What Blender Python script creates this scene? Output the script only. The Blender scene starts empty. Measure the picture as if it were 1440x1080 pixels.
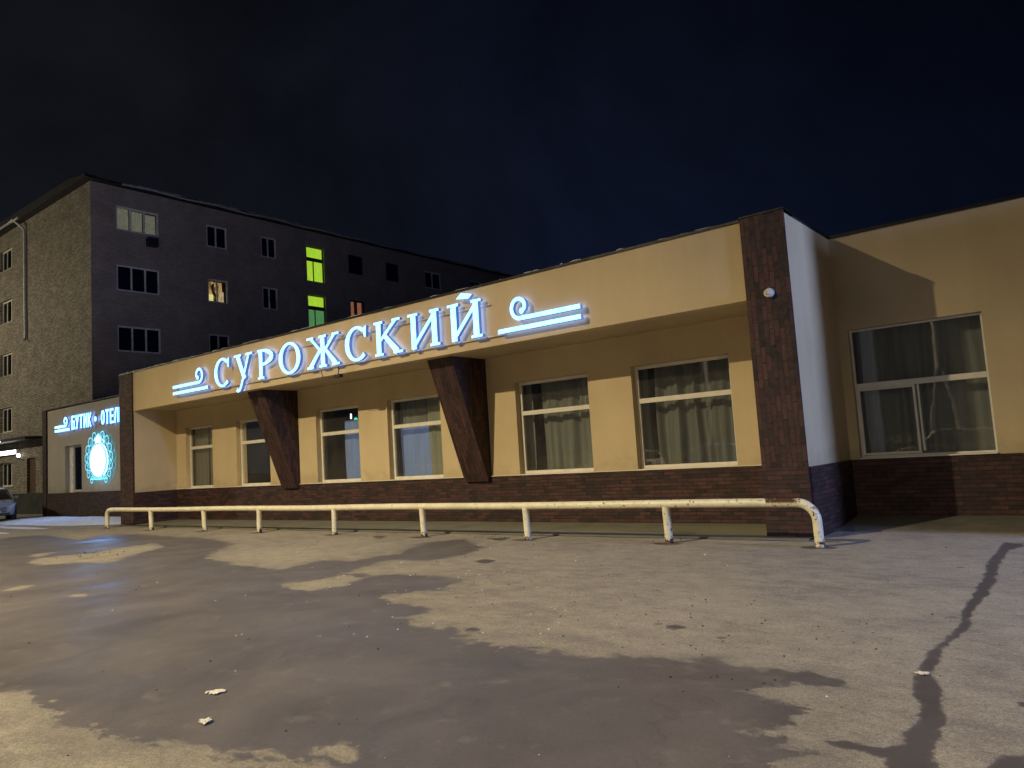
import bpy, bmesh, math, random
import numpy as np
from mathutils import Vector, Matrix, noise as mnoise

SC = bpy.context.scene
COL = SC.collection
R = math.radians

# ------------------------------------------------------------------ camera
def camera_axes(yaw, pitch, roll):
    f = Vector((math.sin(yaw)*math.cos(pitch), math.cos(yaw)*math.cos(pitch), math.sin(pitch)))
    s = Vector((math.cos(yaw), -math.sin(yaw), 0))
    u = s.cross(f)
    c, n = math.cos(roll), math.sin(roll)
    return c*s + n*u, -n*s + c*u, f
cr, cu, cf = camera_axes(-0.66875324, 0.09342332, -0.06251491)
cam = bpy.data.cameras.new("camera")
camo = bpy.data.objects.new("camera", cam)
COL.objects.link(camo)
m = Matrix((cr, cu, -cf)).transposed().to_4x4()
m.translation = Vector((0, 0, 1.6))
camo.matrix_world = m
cam.sensor_width = 36
cam.lens = 36*1062.84/1440
cam.clip_start = 0.05
cam.clip_end = 2000
SC.camera = camo

# ------------------------------------------------------------------ world, light, exposure
SC.view_settings.view_transform = 'Standard'
SC.view_settings.look = 'None'
SC.view_settings.exposure = 0
SC.view_settings.gamma = 1
SC.cycles.use_denoising = True
SC.cycles.sample_clamp_indirect = 6
SC.cycles.max_bounces = 8

def new_tree(world):
    nt = world.node_tree
    nt.nodes.clear()
    return nt

W = bpy.data.worlds.new("World")
SC.world = W
W.use_nodes = True
nt = new_tree(W)
wo = nt.nodes.new('ShaderNodeOutputWorld')
bg = nt.nodes.new('ShaderNodeBackground')
tc = nt.nodes.new('ShaderNodeTexCoord')
sep = nt.nodes.new('ShaderNodeSeparateXYZ')
nt.links.new(tc.outputs['Generated'], sep.inputs[0])
ramp = nt.nodes.new('ShaderNodeValToRGB')     # night sky: town glow low down, near black overhead
ramp.color_ramp.elements[0].position = 0.0
ramp.color_ramp.elements[0].color = (0.0062, 0.0105, 0.028, 1)
ramp.color_ramp.elements[1].position = 0.75
ramp.color_ramp.elements[1].color = (0.0024, 0.0026, 0.0034, 1)
e = ramp.color_ramp.elements.new(0.32); e.color = (0.0052, 0.0075, 0.0170, 1)
nt.links.new(sep.outputs['Z'], ramp.inputs[0])
noi = nt.nodes.new('ShaderNodeTexNoise')      # thin cloud lit from below
noi.inputs['Scale'].default_value = 2.6
noi.inputs['Detail'].default_value = 5
noi.inputs['Roughness'].default_value = 0.6
noi.inputs['Distortion'].default_value = 0.6
nt.links.new(tc.outputs['Generated'], noi.inputs['Vector'])
mr = nt.nodes.new('ShaderNodeMapRange')
mr.inputs['From Min'].default_value = 0.32
mr.inputs['From Max'].default_value = 0.72
mr.inputs['To Min'].default_value = 0.62
mr.inputs['To Max'].default_value = 1.4
nt.links.new(noi.outputs['Fac'], mr.inputs['Value'])
mxw = nt.nodes.new('ShaderNodeVectorMath'); mxw.operation = 'SCALE'
nt.links.new(ramp.outputs[0], mxw.inputs[0])
nt.links.new(mr.outputs[0], mxw.inputs['Scale'])
side = nt.nodes.new('ShaderNodeMapRange'); side.interpolation_type = 'SMOOTHSTEP'
side.inputs['From Min'].default_value = -.95; side.inputs['From Max'].default_value = -.05
nt.links.new(sep.outputs['X'], side.inputs['Value'])
tint = nt.nodes.new('ShaderNodeValToRGB')
tint.color_ramp.elements[0].color = (1.15, .92, .56, 1); tint.color_ramp.elements[1].color = (.34, .38, .44, 1)
e = tint.color_ramp.elements.new(.45); e.color = (.85, .9, 1.0, 1)
nt.links.new(side.outputs[0], tint.inputs[0])
mul = nt.nodes.new('ShaderNodeVectorMath'); mul.operation = 'MULTIPLY'
nt.links.new(mxw.outputs[0], mul.inputs[0]); nt.links.new(tint.outputs[0], mul.inputs[1])
nt.links.new(mul.outputs[0], bg.inputs['Color'])
bg.inputs['Strength'].default_value = 1.0
nt.links.new(bg.outputs[0], wo.inputs[0])

# street lighting: (mast foot x, y), lamp height, power, colour ; built as lamps further down
LAMPS = dict(
    near=dict(foot=(-15.7, -7.6), head=(-15.7, -5.7, 14.1), power=30500, color=(1.0, 0.80, 0.47)),
    far=dict(foot=(-3.0, -21.5), head=(-3.0, -19.5, 8.9), power=11000, color=(1.0, 0.84, 0.60)),
    side=dict(foot=(-56.0, -1.0), head=(-54.5, 1.0, 11.5), power=8500, color=(1.0, 0.86, 0.58), aim=(-47, 16, 9.5)),
)
BLUE = dict(foot=(10.4, 10.7), head=(10.0, 10.7, 4.4), power=2000, color=(0.36, 0.50, 1.0))
SIGN_FACE = ((0.10, 0.43, 1.0), 5.6)
SIGN_EDGE = ((0.01, 0.12, 0.60), .6)
SIGN_BACK = ((0.26, 0.42, 1.0), 4.2)

# ------------------------------------------------------------------ helpers
def tag(o, label=None, cat=None, group=None, kind=None):
    if label: o['label'] = label
    if cat: o['category'] = cat
    if group: o['group'] = group
    if kind: o['kind'] = kind
    return o

def empty(name, loc=(0, 0, 0), label=None, cat=None, group=None):
    o = bpy.data.objects.new(name, None)
    COL.objects.link(o)
    o.location = loc
    o.empty_display_size = 0.2
    return tag(o, label, cat, group)

def copy_tree(o, parent=None):
    c = o.copy()
    COL.objects.link(c)
    if parent is not None:
        c.parent = parent
    for ch in list(o.children):
        copy_tree(ch, c)
    return c

class MB:
    """collects faces of one mesh object"""
    def __init__(s):
        s.v, s.f, s.mi, s.cur = [], [], [], 0
    def _add(s, vs, fs):
        b = len(s.v)
        s.v += [tuple(p) for p in vs]
        for f in fs:
            s.f.append(tuple(b+i for i in f)); s.mi.append(s.cur)
    def box(s, x0, x1, y0, y1, z0, z1):
        s._add([(x0,y0,z0),(x1,y0,z0),(x1,y1,z0),(x0,y1,z0),(x0,y0,z1),(x1,y0,z1),(x1,y1,z1),(x0,y1,z1)],
               [(0,3,2,1),(4,5,6,7),(0,1,5,4),(1,2,6,5),(2,3,7,6),(3,0,4,7)])
        return s
    def quad(s, a, b, c, d):
        s._add([a,b,c,d], [(0,1,2,3)]); return s
    def prism(s, pts, axis, a, b):
        """polygon pts in the two other axes, extruded from a to b along axis"""
        def P(p, t):
            q = list(p); q.insert(axis, t); return q
        n = len(pts)
        s._add([P(p,a) for p in pts]+[P(p,b) for p in pts],
               [tuple(range(n)), tuple(range(2*n-1, n-1, -1))]+[(i, n+i, n+(i+1)%n, (i+1)%n) for i in range(n)])
        return s
    def tube(s, pts, r, seg=14, caps=True, wob=0.0):
        pts = [Vector(p) for p in pts]
        rs = r if isinstance(r, (list, tuple)) else [r]*len(pts)
        vs, fs = [], []
        ref = None
        for i, p in enumerate(pts):
            a = pts[max(i-1, 0)]; b = pts[min(i+1, len(pts)-1)]
            t = (b-a).normalized()
            if ref is None:
                ref = Vector((0,0,1)) if abs(t.z) < .9 else Vector((1,0,0))
            n1 = (ref - t*ref.dot(t)).normalized(); ref = n1
            n2 = t.cross(n1)
            for k in range(seg):
                an = 2*math.pi*k/seg
                vs.append(p + (n1*math.cos(an)+n2*math.sin(an))*rs[i]*(1+wob*random.uniform(-1,1)))
        for i in range(len(pts)-1):
            for k in range(seg):
                k2 = (k+1) % seg
                fs.append((i*seg+k, i*seg+k2, (i+1)*seg+k2, (i+1)*seg+k))
        if caps:
            fs.append(tuple(range(seg-1, -1, -1))); fs.append(tuple((len(pts)-1)*seg+k for k in range(seg)))
        s._add(vs, fs); return s
    def cyl(s, a, b, r, seg=16, r2=None):
        return s.tube([a, b], [r, r if r2 is None else r2], seg)
    def build(s, name, mats, parent=None, smooth=False, bevel=0, recalc=True):
        me = bpy.data.meshes.new(name)
        me.from_pydata(s.v, [], s.f)
        if not isinstance(mats, (list, tuple)): mats = [mats]
        for mm in mats: me.materials.append(mm)
        for p, i in zip(me.polygons, s.mi):
            p.material_index = i
        if recalc:
            bm = bmesh.new(); bm.from_mesh(me)
            bmesh.ops.recalc_face_normals(bm, faces=bm.faces)
            bm.to_mesh(me); bm.free()
        if smooth:
            for p in me.polygons: p.use_smooth = True
            try:
                me.set_sharp_from_angle(angle=R(40))
            except Exception: pass
        o = bpy.data.objects.new(name, me)
        COL.objects.link(o)
        if parent is not None:
            o.parent = parent
            o.location = -Vector(parent.location) if parent.parent is None and parent.type == 'EMPTY' else (0,0,0)
        if bevel:
            bv = o.modifiers.new('bevel', 'BEVEL'); bv.width = bevel; bv.segments = 2; bv.limit_method = 'ANGLE'
        return o

def local(o):
    """mesh was written in its thing's own coordinates"""
    o.location = (0,0,0); return o

def wall_sheet(mb, axis, pos, inward, u0, u1, z0, z1, openings, depth):
    """flat wall at axis=pos with real openings and their reveals"""
    us = sorted({u0, u1, *[o[0] for o in openings], *[o[1] for o in openings]})
    zs = sorted({z0, z1, *[o[2] for o in openings], *[o[3] for o in openings]})
    us = [u for u in us if u0 <= u <= u1]; zs = [z for z in zs if z0 <= z <= z1]
    def P(u, z, d=0):
        return (u, pos+inward*d, z) if axis == 1 else (pos+inward*d, u, z)
    for i in range(len(us)-1):
        for j in range(len(zs)-1):
            cu_, cz = (us[i]+us[i+1])/2, (zs[j]+zs[j+1])/2
            if any(a < cu_ < b and c < cz < d for a, b, c, d in openings): continue
            mb.quad(P(us[i],zs[j]), P(us[i+1],zs[j]), P(us[i+1],zs[j+1]), P(us[i],zs[j+1]))
    for a, b, c, d in openings:
        mb.quad(P(a,c), P(a,d), P(a,d,depth), P(a,c,depth))
        mb.quad(P(b,c), P(b,c,depth), P(b,d,depth), P(b,d))
        mb.quad(P(a,d), P(b,d), P(b,d,depth), P(a,d,depth))
        mb.quad(P(a,c), P(a,c,depth), P(b,c,depth), P(b,c))

# ------------------------------------------------------------------ materials
class MT:
    def __init__(s, name):
        s.m = bpy.data.materials.new(name); s.m.use_nodes = True
        s.nt = s.m.node_tree; s.nt.nodes.clear()
        s.out = s.nt.nodes.new('ShaderNodeOutputMaterial')
    def n(s, t, **kw):
        nd = s.nt.nodes.new(t)
        for k, v in kw.items():
            if k in nd.inputs: 
                inp = nd.inputs[k]
                if isinstance(v, bpy.types.NodeSocket): s.nt.links.new(v, inp)
                else: inp.default_value = v
            else: setattr(nd, k, v)
        return nd
    def l(s, a, b): s.nt.links.new(a, b)
    def pos(s):
        return s.n('ShaderNodeNewGeometry').outputs['Position']
    def objc(s):
        return s.n('ShaderNodeTexCoord').outputs['Object']
    def noise(s, scale, detail=4, rough=.55, vec=None, dist=0):
        nd = s.n('ShaderNodeTexNoise', Scale=scale, Detail=detail, Roughness=rough, Distortion=dist)
        s.l(vec if vec is not None else s.pos(), nd.inputs['Vector'])
        return nd.outputs['Fac']
    def rng(s, v, a, b, c, d, smooth=False):
        nd = s.n('ShaderNodeMapRange')
        if smooth: nd.interpolation_type = 'SMOOTHSTEP'
        s.l(v, nd.inputs['Value'])
        for k, x in zip(('From Min','From Max','To Min','To Max'), (a,b,c,d)):
            if isinstance(x, bpy.types.NodeSocket): s.l(x, nd.inputs[k])
            else: nd.inputs[k].default_value = x
        return nd.outputs[0]
    def math(s, op, a, b=None):
        nd = s.n('ShaderNodeMath', operation=op)
        for i, x in enumerate((a, b)):
            if x is None: continue
            if isinstance(x, bpy.types.NodeSocket): s.l(x, nd.inputs[i])
            else: nd.inputs[i].default_value = x
        return nd.outputs[0]
    def mix(s, f, a, b):
        nd = s.n('ShaderNodeMix', data_type='RGBA')
        for i, x in ((0, f), (6, a), (7, b)):
            if isinstance(x, bpy.types.NodeSocket): s.l(x, nd.inputs[i])
            else: nd.inputs[i].default_value = x if i == 0 else (*x, 1)[:4]
        return nd.outputs[2]
    def scale(s, col, f):
        nd = s.n('ShaderNodeVectorMath', operation='SCALE')
        s.l(col, nd.inputs[0])
        if isinstance(f, bpy.types.NodeSocket): s.l(f, nd.inputs['Scale'])
        else: nd.inputs['Scale'].default_value = f
        return nd.outputs[0]
    def mapped(s, vec, scale=(1,1,1), rot=(0,0,0)):
        nd = s.n('ShaderNodeMapping')
        s.l(vec, nd.inputs['Vector']); nd.inputs['Scale'].default_value = scale; nd.inputs['Rotation'].default_value = rot
        return nd.outputs[0]
    def bump(s, h, strength, dist=.01):
        nd = s.n('ShaderNodeBump', Strength=strength, Distance=dist); s.l(h, nd.inputs['Height']); return nd.outputs[0]
    def pbr(s, col, rough=.8, metal=0, normal=None, emis=None, estr=0, spec=None):
        b = s.n('ShaderNodeBsdfPrincipled')
        for k, x in (('Base Color', col), ('Roughness', rough), ('Metallic', metal)):
            if isinstance(x, bpy.types.NodeSocket): s.l(x, b.inputs[k])
            else: b.inputs[k].default_value = (*x, 1)[:4] if k == 'Base Color' else x
        if spec is not None:
            if isinstance(spec, bpy.types.NodeSocket): s.l(spec, b.inputs['Specular IOR Level'])
            else: b.inputs['Specular IOR Level'].default_value = spec
        if normal is not None: s.l(normal, b.inputs['Normal'])
        if emis is not None:
            if isinstance(emis, bpy.types.NodeSocket): s.l(emis, b.inputs['Emission Color'])
            else: b.inputs['Emission Color'].default_value = (*emis, 1)[:4]
            if isinstance(estr, bpy.types.NodeSocket): s.l(estr, b.inputs['Emission Strength'])
            else: b.inputs['Emission Strength'].default_value = estr
        s.l(b.outputs[0], s.out.inputs[0])
        return s.m

def simple(name, col, rough=.6, metal=0, var=.12, scale=6, bump=0, bscale=60):
    t = MT(name)
    f = t.rng(t.noise(scale), .3, .7, 1-var, 1+var)
    c = t.scale(t.n('ShaderNodeRGB').outputs[0], f)
    t.nt.nodes[[n.name for n in t.nt.nodes if n.type == 'RGB'][0]].outputs[0].default_value = (*col, 1)
    nrm = t.bump(t.noise(bscale), bump) if bump else None
    r = t.rng(t.noise(scale*1.7), .3, .7, max(rough-.08, .02), min(rough+.08, 1))
    return t.pbr(c, r, metal, nrm)

def stucco(name, col):
    t = MT(name)
    big = t.rng(t.noise(.55, 5, .6), .3, .72, .88, 1.07)
    streak = t.rng(t.noise(1.0, 5, .65, t.mapped(t.pos(), (2.2, 2.2, .22))), .35, .75, 1.02, .94)
    # rain dirt creeping up from the foot of the wall and down from the coping
    z = t.n('ShaderNodeSeparateXYZ'); t.l(t.pos(), z.inputs[0])
    foot = t.rng(t.math('ADD', z.outputs[2], t.rng(t.noise(3.5, 5), .3, .7, -.22, .22)), 1.12, 1.5, .86, 1, True)
    rgb = t.n('ShaderNodeRGB'); rgb.outputs[0].default_value = (*col, 1)
    c = t.scale(rgb.outputs[0], t.math('MULTIPLY', t.math('MULTIPLY', big, streak), foot))
    h = t.math('ADD', t.math('MULTIPLY', t.noise(220, 3), .5), t.math('MULTIPLY', t.noise(2.2, 3), 2.0))
    return t.pbr(c, .88, 0, t.bump(h, .35, .006), spec=.25)

def brick(name, plan, bw, bh, c1, c2, mortar, msize=.006, soldier=False, var=.5, bumpd=.010, rough=.75, offset=.5):
    """plan: which two axes carry the courses, e.g. 'xz'"""
    t = MT(name)
    sp = t.n('ShaderNodeSeparateXYZ'); t.l(t.pos(), sp.inputs[0])
    ax = dict(x=sp.outputs[0], y=sp.outputs[1], z=sp.outputs[2])
    cmb = t.n('ShaderNodeCombineXYZ')
    a, b = (ax[plan[0]], ax[plan[1]])
    if soldier: a, b = b, a
    wob = t.math('MULTIPLY', t.math('SUBTRACT', t.noise(3, 2), .5), .006)
    t.l(t.math('ADD', a, wob), cmb.inputs[0]); t.l(t.math('ADD', b, wob), cmb.inputs[1])
    br = t.n('ShaderNodeTexBrick', offset=offset)
    br.inputs['Scale'].default_value = 1
    br.inputs['Brick Width'].default_value = bw
    br.inputs['Row Height'].default_value = bh
    br.inputs['Mortar Size'].default_value = msize
    br.inputs['Mortar Smooth'].default_value = .3
    br.inputs['Bias'].default_value = .1
    br.inputs['Color1'].default_value = (*c1, 1); br.inputs['Color2'].default_value = (*c2, 1); br.inputs['Mortar'].default_value = (*mortar, 1)
    t.l(cmb.outputs[0], br.inputs['Vector'])
    # every brick also varies on its own, and the face is mottled
    f = t.math('MULTIPLY', t.rng(t.noise(1.1, 4), .3, .7, 1-var*.45, 1+var*.45), t.rng(t.noise(23, 4), .3, .7, 1-var*.5, 1+var*.5))
    c = t.scale(br.outputs['Color'], f)
    h = t.math('ADD', t.math('MULTIPLY', br.outputs['Fac'], -1), t.math('MULTIPLY', t.noise(60, 4), .35))
    return t.pbr(c, t.rng(t.noise(9), .3, .7, rough-.12, min(rough+.12, 1)), 0, t.bump(h, .8, bumpd))

M = {}
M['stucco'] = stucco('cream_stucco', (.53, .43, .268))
M['stucco_pale'] = stucco('pale_stucco', (.50, .46, .38))
C1, C2, CM = (.070, .025, .022), (.017, .007, .0075), (.010, .006, .006)
M['brick_x'] = brick('brown_brick_front', 'xz', .25, .072, C1, C2, CM, .006)
M['brick_y'] = brick('brown_brick_side', 'yz', .25, .072, C1, C2, CM, .006)
M['brick_soldier'] = brick('brown_brick_upright', 'xz', .27, .085, C1, C2, CM, .007, soldier=True)
M['brick_soldier_y'] = brick('brown_brick_upright_side', 'yz', .27, .085, C1, C2, CM, .007, soldier=True)
M['block_x'] = brick('silicate_brick_front', 'xz', .25, .088, (.36,.33,.27), (.19,.17,.14), (.07,.06,.05), .014, var=.5, bumpd=.02)
M['block_y'] = brick('silicate_brick_side', 'yz', .25, .088, (.50,.42,.37), (.40,.34,.30), (.20,.17,.155), .010, var=.3, bumpd=.01)
M['coping'] = simple('dark_metal_coping', (.012,.010,.010), .5, .4, .3, 3)
M['pvc'] = simple('white_window_plastic', (.66,.63,.56), .35, 0, .08, 5)
M['pvc_old'] = simple('old_grey_window_frame', (.80,.78,.76), .55, 0, .2, 5)
M['roof'] = simple('dark_roofing_felt', (.02,.02,.022), .9, 0, .3, 2, .4)
M['snow'] = simple('old_snow', (.62,.64,.70), .65, 0, .18, 3.5, .8, 9)
M['metal'] = simple('galvanised_metal', (.5,.5,.5), .5, .3, .25, 6)
M['darkmetal'] = simple('dark_painted_metal', (.03,.03,.035), .5, .3, .3, 6)
M['white'] = simple('white_painted_metal', (.62,.62,.60), .4, 0, .1, 8)
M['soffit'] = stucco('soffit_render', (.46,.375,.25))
M['interior'] = simple('dark_interior', (.05,.047,.04), .9, 0, .3, 1.2)
M['plinth_grey'] = simple('dark_grey_render', (.026,.027,.024), .9, 0, .4, 1.3, .5, 12)
M['door'] = simple('brown_door_paint', (.085,.050,.030), .55, 0, .2, 5)
M['paper'] = simple('crumpled_paper', (.70,.68,.60), .8, 0, .15, 30, .5, 40)
M['bark'] = simple('hedge_twigs', (.05,.04,.03), .9, 0, .4, 8)
M['concrete_pole'] = simple('pale_concrete_pole', (.36,.35,.33), .85, 0, .2, 4, .4, 30)

def glass():
    t = MT('window_glass')
    fr = t.n('ShaderNodeFresnel', IOR=1.5)
    h = t.bump(t.noise(1.3, 2), .035, .05)
    t.l(h, fr.inputs['Normal'])
    f = t.math('MINIMUM', t.math('MULTIPLY', fr.outputs[0], 2.0), 1.0)
    tr = t.n('ShaderNodeBsdfTransparent', Color=(.80,.86,.82,1))
    gl = t.n('ShaderNodeBsdfGlossy', Roughness=.015)
    t.l(h, gl.inputs['Normal'])
    mx = t.n('ShaderNodeMixShader')
    t.l(f, mx.inputs[0]); t.l(tr.outputs[0], mx.inputs[1]); t.l(gl.outputs[0], mx.inputs[2])
    dust = t.n('ShaderNodeBsdfDiffuse', Color=(.62,.60,.56,1))
    df = t.math('MULTIPLY', t.rng(t.noise(1.4, 6, .65, t.mapped(t.pos(), (1, 1, .6))), .3, .7, .4, 1.5), .05)
    m2 = t.n('ShaderNodeMixShader'); t.l(df, m2.inputs[0]); t.l(mx.outputs[0], m2.inputs[1]); t.l(dust.outputs[0], m2.inputs[2])
    t.l(m2.outputs[0], t.out.inputs[0])
    return t.m
M['glass'] = glass()

def dark_pane(name, col, rough=.08):
    t = MT(name)
    h = t.bump(t.noise(1.2, 2), .05, .05)
    return t.pbr(t.scale(t.mix(t.noise(.9, 3), col, tuple(c*.45 for c in col)), 1.0), rough, 0, h)
M['pane_dark'] = dark_pane('dark_window_pane', (.010, .014, .032))
M['pane_black'] = dark_pane('black_window_pane', (.012, .012, .012))

def emission(name, col, strength, var=0, scale=8, vecscale=(1,1,1), dark=None):
    t = MT(name)
    rgb = t.n('ShaderNodeRGB'); rgb.outputs[0].default_value = (*col, 1)
    c = rgb.outputs[0]
    if var:
        nz = t.noise(scale, 3, .6, t.mapped(t.pos(), vecscale))
        c = t.scale(c, t.rng(nz, .35, .68, 1-var, 1+var*.5))
    return t.pbr((.3,.3,.3), .5, 0, None, c, strength)
M['sign_face'] = emission('sign_face_lit', SIGN_FACE[0], SIGN_FACE[1], .25, 5)
M['sign_face_cyan'] = emission('small_sign_face_lit', (.08, .36, 1.0), 11.0)
M['sign_edge'] = emission('sign_edge_blue', SIGN_EDGE[0], SIGN_EDGE[1])
M['sign_back'] = emission('sign_back_blue', SIGN_BACK[0], SIGN_BACK[1])
M['neon'] = emission('cyan_neon', (.10,.52,.66), 1.9)
M['neon_edge'] = emission('teal_neon_edge', (.0,.09,.16), .8)
M['oval'] = emission('oval_light_box', (.18,.42,1.0), 22.0)
M['green_lit'] = emission('green_stairwell_light', (.36,.62,.025), 1.0, .22, 5, (1,3,.4))
M['green_dim'] = emission('dim_green_stairwell', (.07,.22,.07), 1.0, .3, 5, (1,3,.4))
M['warm_room'] = emission('warm_lit_room', (.75,.42,.14), .75, 1.0, 3.2, (1,1.3,1))
M['red_room'] = emission('pinkish_curtain_lit', (.55,.20,.11), .6, .5, 6, (1,3,.7))
M['blind'] = emission('pale_blind_dim_light', (.30,.28,.19), .52, .6, 5, (1,5,1.2))
M['tube'] = emission('white_led_tube', (1,1,.95), 6.0)
M['cyan_dot'] = emission('cyan_indicator', (.02,.8,.55), 1.6)
M['lamp_warm'] = emission('warm_lamp_glass', (1,.8,.5), 30)
M['lamp_blue'] = emission('blue_led_glass', (.2,.4,1), 6)
M['bulb'] = emission('small_wall_lamp', (1,.95,.85), 4.0)

def curtain_mat(name, col):
    t = MT(name)
    n1 = t.noise(1.6, 4, .6, t.mapped(t.pos(), (7, 1, .35)))
    c = t.mix(n1, tuple(x*.55 for x in col), tuple(x*1.35 for x in col))
    return t.pbr(c, .9, 0, t.bump(t.noise(160, 2), .3, .002))
M['curtain'] = curtain_mat('grey_green_curtain', (.26,.25,.24))
M['curtain_pale'] = curtain_mat('pale_curtain', (.36,.34,.27))
def blue_glow_curtain():  # blue light put into the curtain itself as a faint glow
    t = MT('blue_glow_curtain')
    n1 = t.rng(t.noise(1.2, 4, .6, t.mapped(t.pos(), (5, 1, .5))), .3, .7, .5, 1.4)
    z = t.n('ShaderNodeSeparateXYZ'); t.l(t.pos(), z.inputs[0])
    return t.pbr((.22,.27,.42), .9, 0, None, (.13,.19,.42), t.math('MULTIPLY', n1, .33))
M['curtain_blue'] = blue_glow_curtain()
M['blind_board'] = curtain_mat('beige_roller_blind', (.24,.23,.19))
M['blind_dark'] = curtain_mat('dark_roller_blind', (.22,.21,.19))

def rail_paint():
    t = MT('chipped_cream_paint')
    pt = t.mix(t.rng(t.noise(5, 5), .35, .7, 0, 1), (.70,.67,.52), (.58,.55,.41))
    rust = t.mix(t.noise(40, 4), (.10,.035,.015), (.035,.018,.012))
    zx = t.n('ShaderNodeSeparateXYZ'); t.l(t.pos(), zx.inputs[0])
    lim = t.rng(zx.outputs[0], -12, -3.5, .62, .575)
    chips = t.rng(t.math('SUBTRACT', t.noise(19, 7, .72), lim), 0, .03, 0, 1, True)
    z = t.n('ShaderNodeSeparateXYZ'); t.l(t.pos(), z.inputs[0])
    foot = t.rng(t.math('ADD', z.outputs[2], t.rng(t.noise(14, 5, .7), .3, .7, -.14, .14)), .02, .09, 1, 0, True)
    # the bare rusty stretch just before the right-hand bend
    dx = t.math('ABSOLUTE', t.math('ADD', z.outputs[0], 4.0))
    sp = t.math('MULTIPLY', t.rng(t.math('ADD', dx, t.rng(t.noise(12, 5, .7), .3, .7, -.12, .12)),   .20, .27, 1, 0, True),
                t.rng(z.outputs[2], .62, .66, 0, 1, True))
    f = t.math('MAXIMUM', t.math('MAXIMUM', chips, foot), sp)
    return t.pbr(t.mix(f, pt, rust), t.rng(f, 0, 1, .42, .9), 0, t.bump(t.math('SUBTRACT', t.noise(90, 3), f), .5, .004))
M['rail'] = rail_paint()

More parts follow.
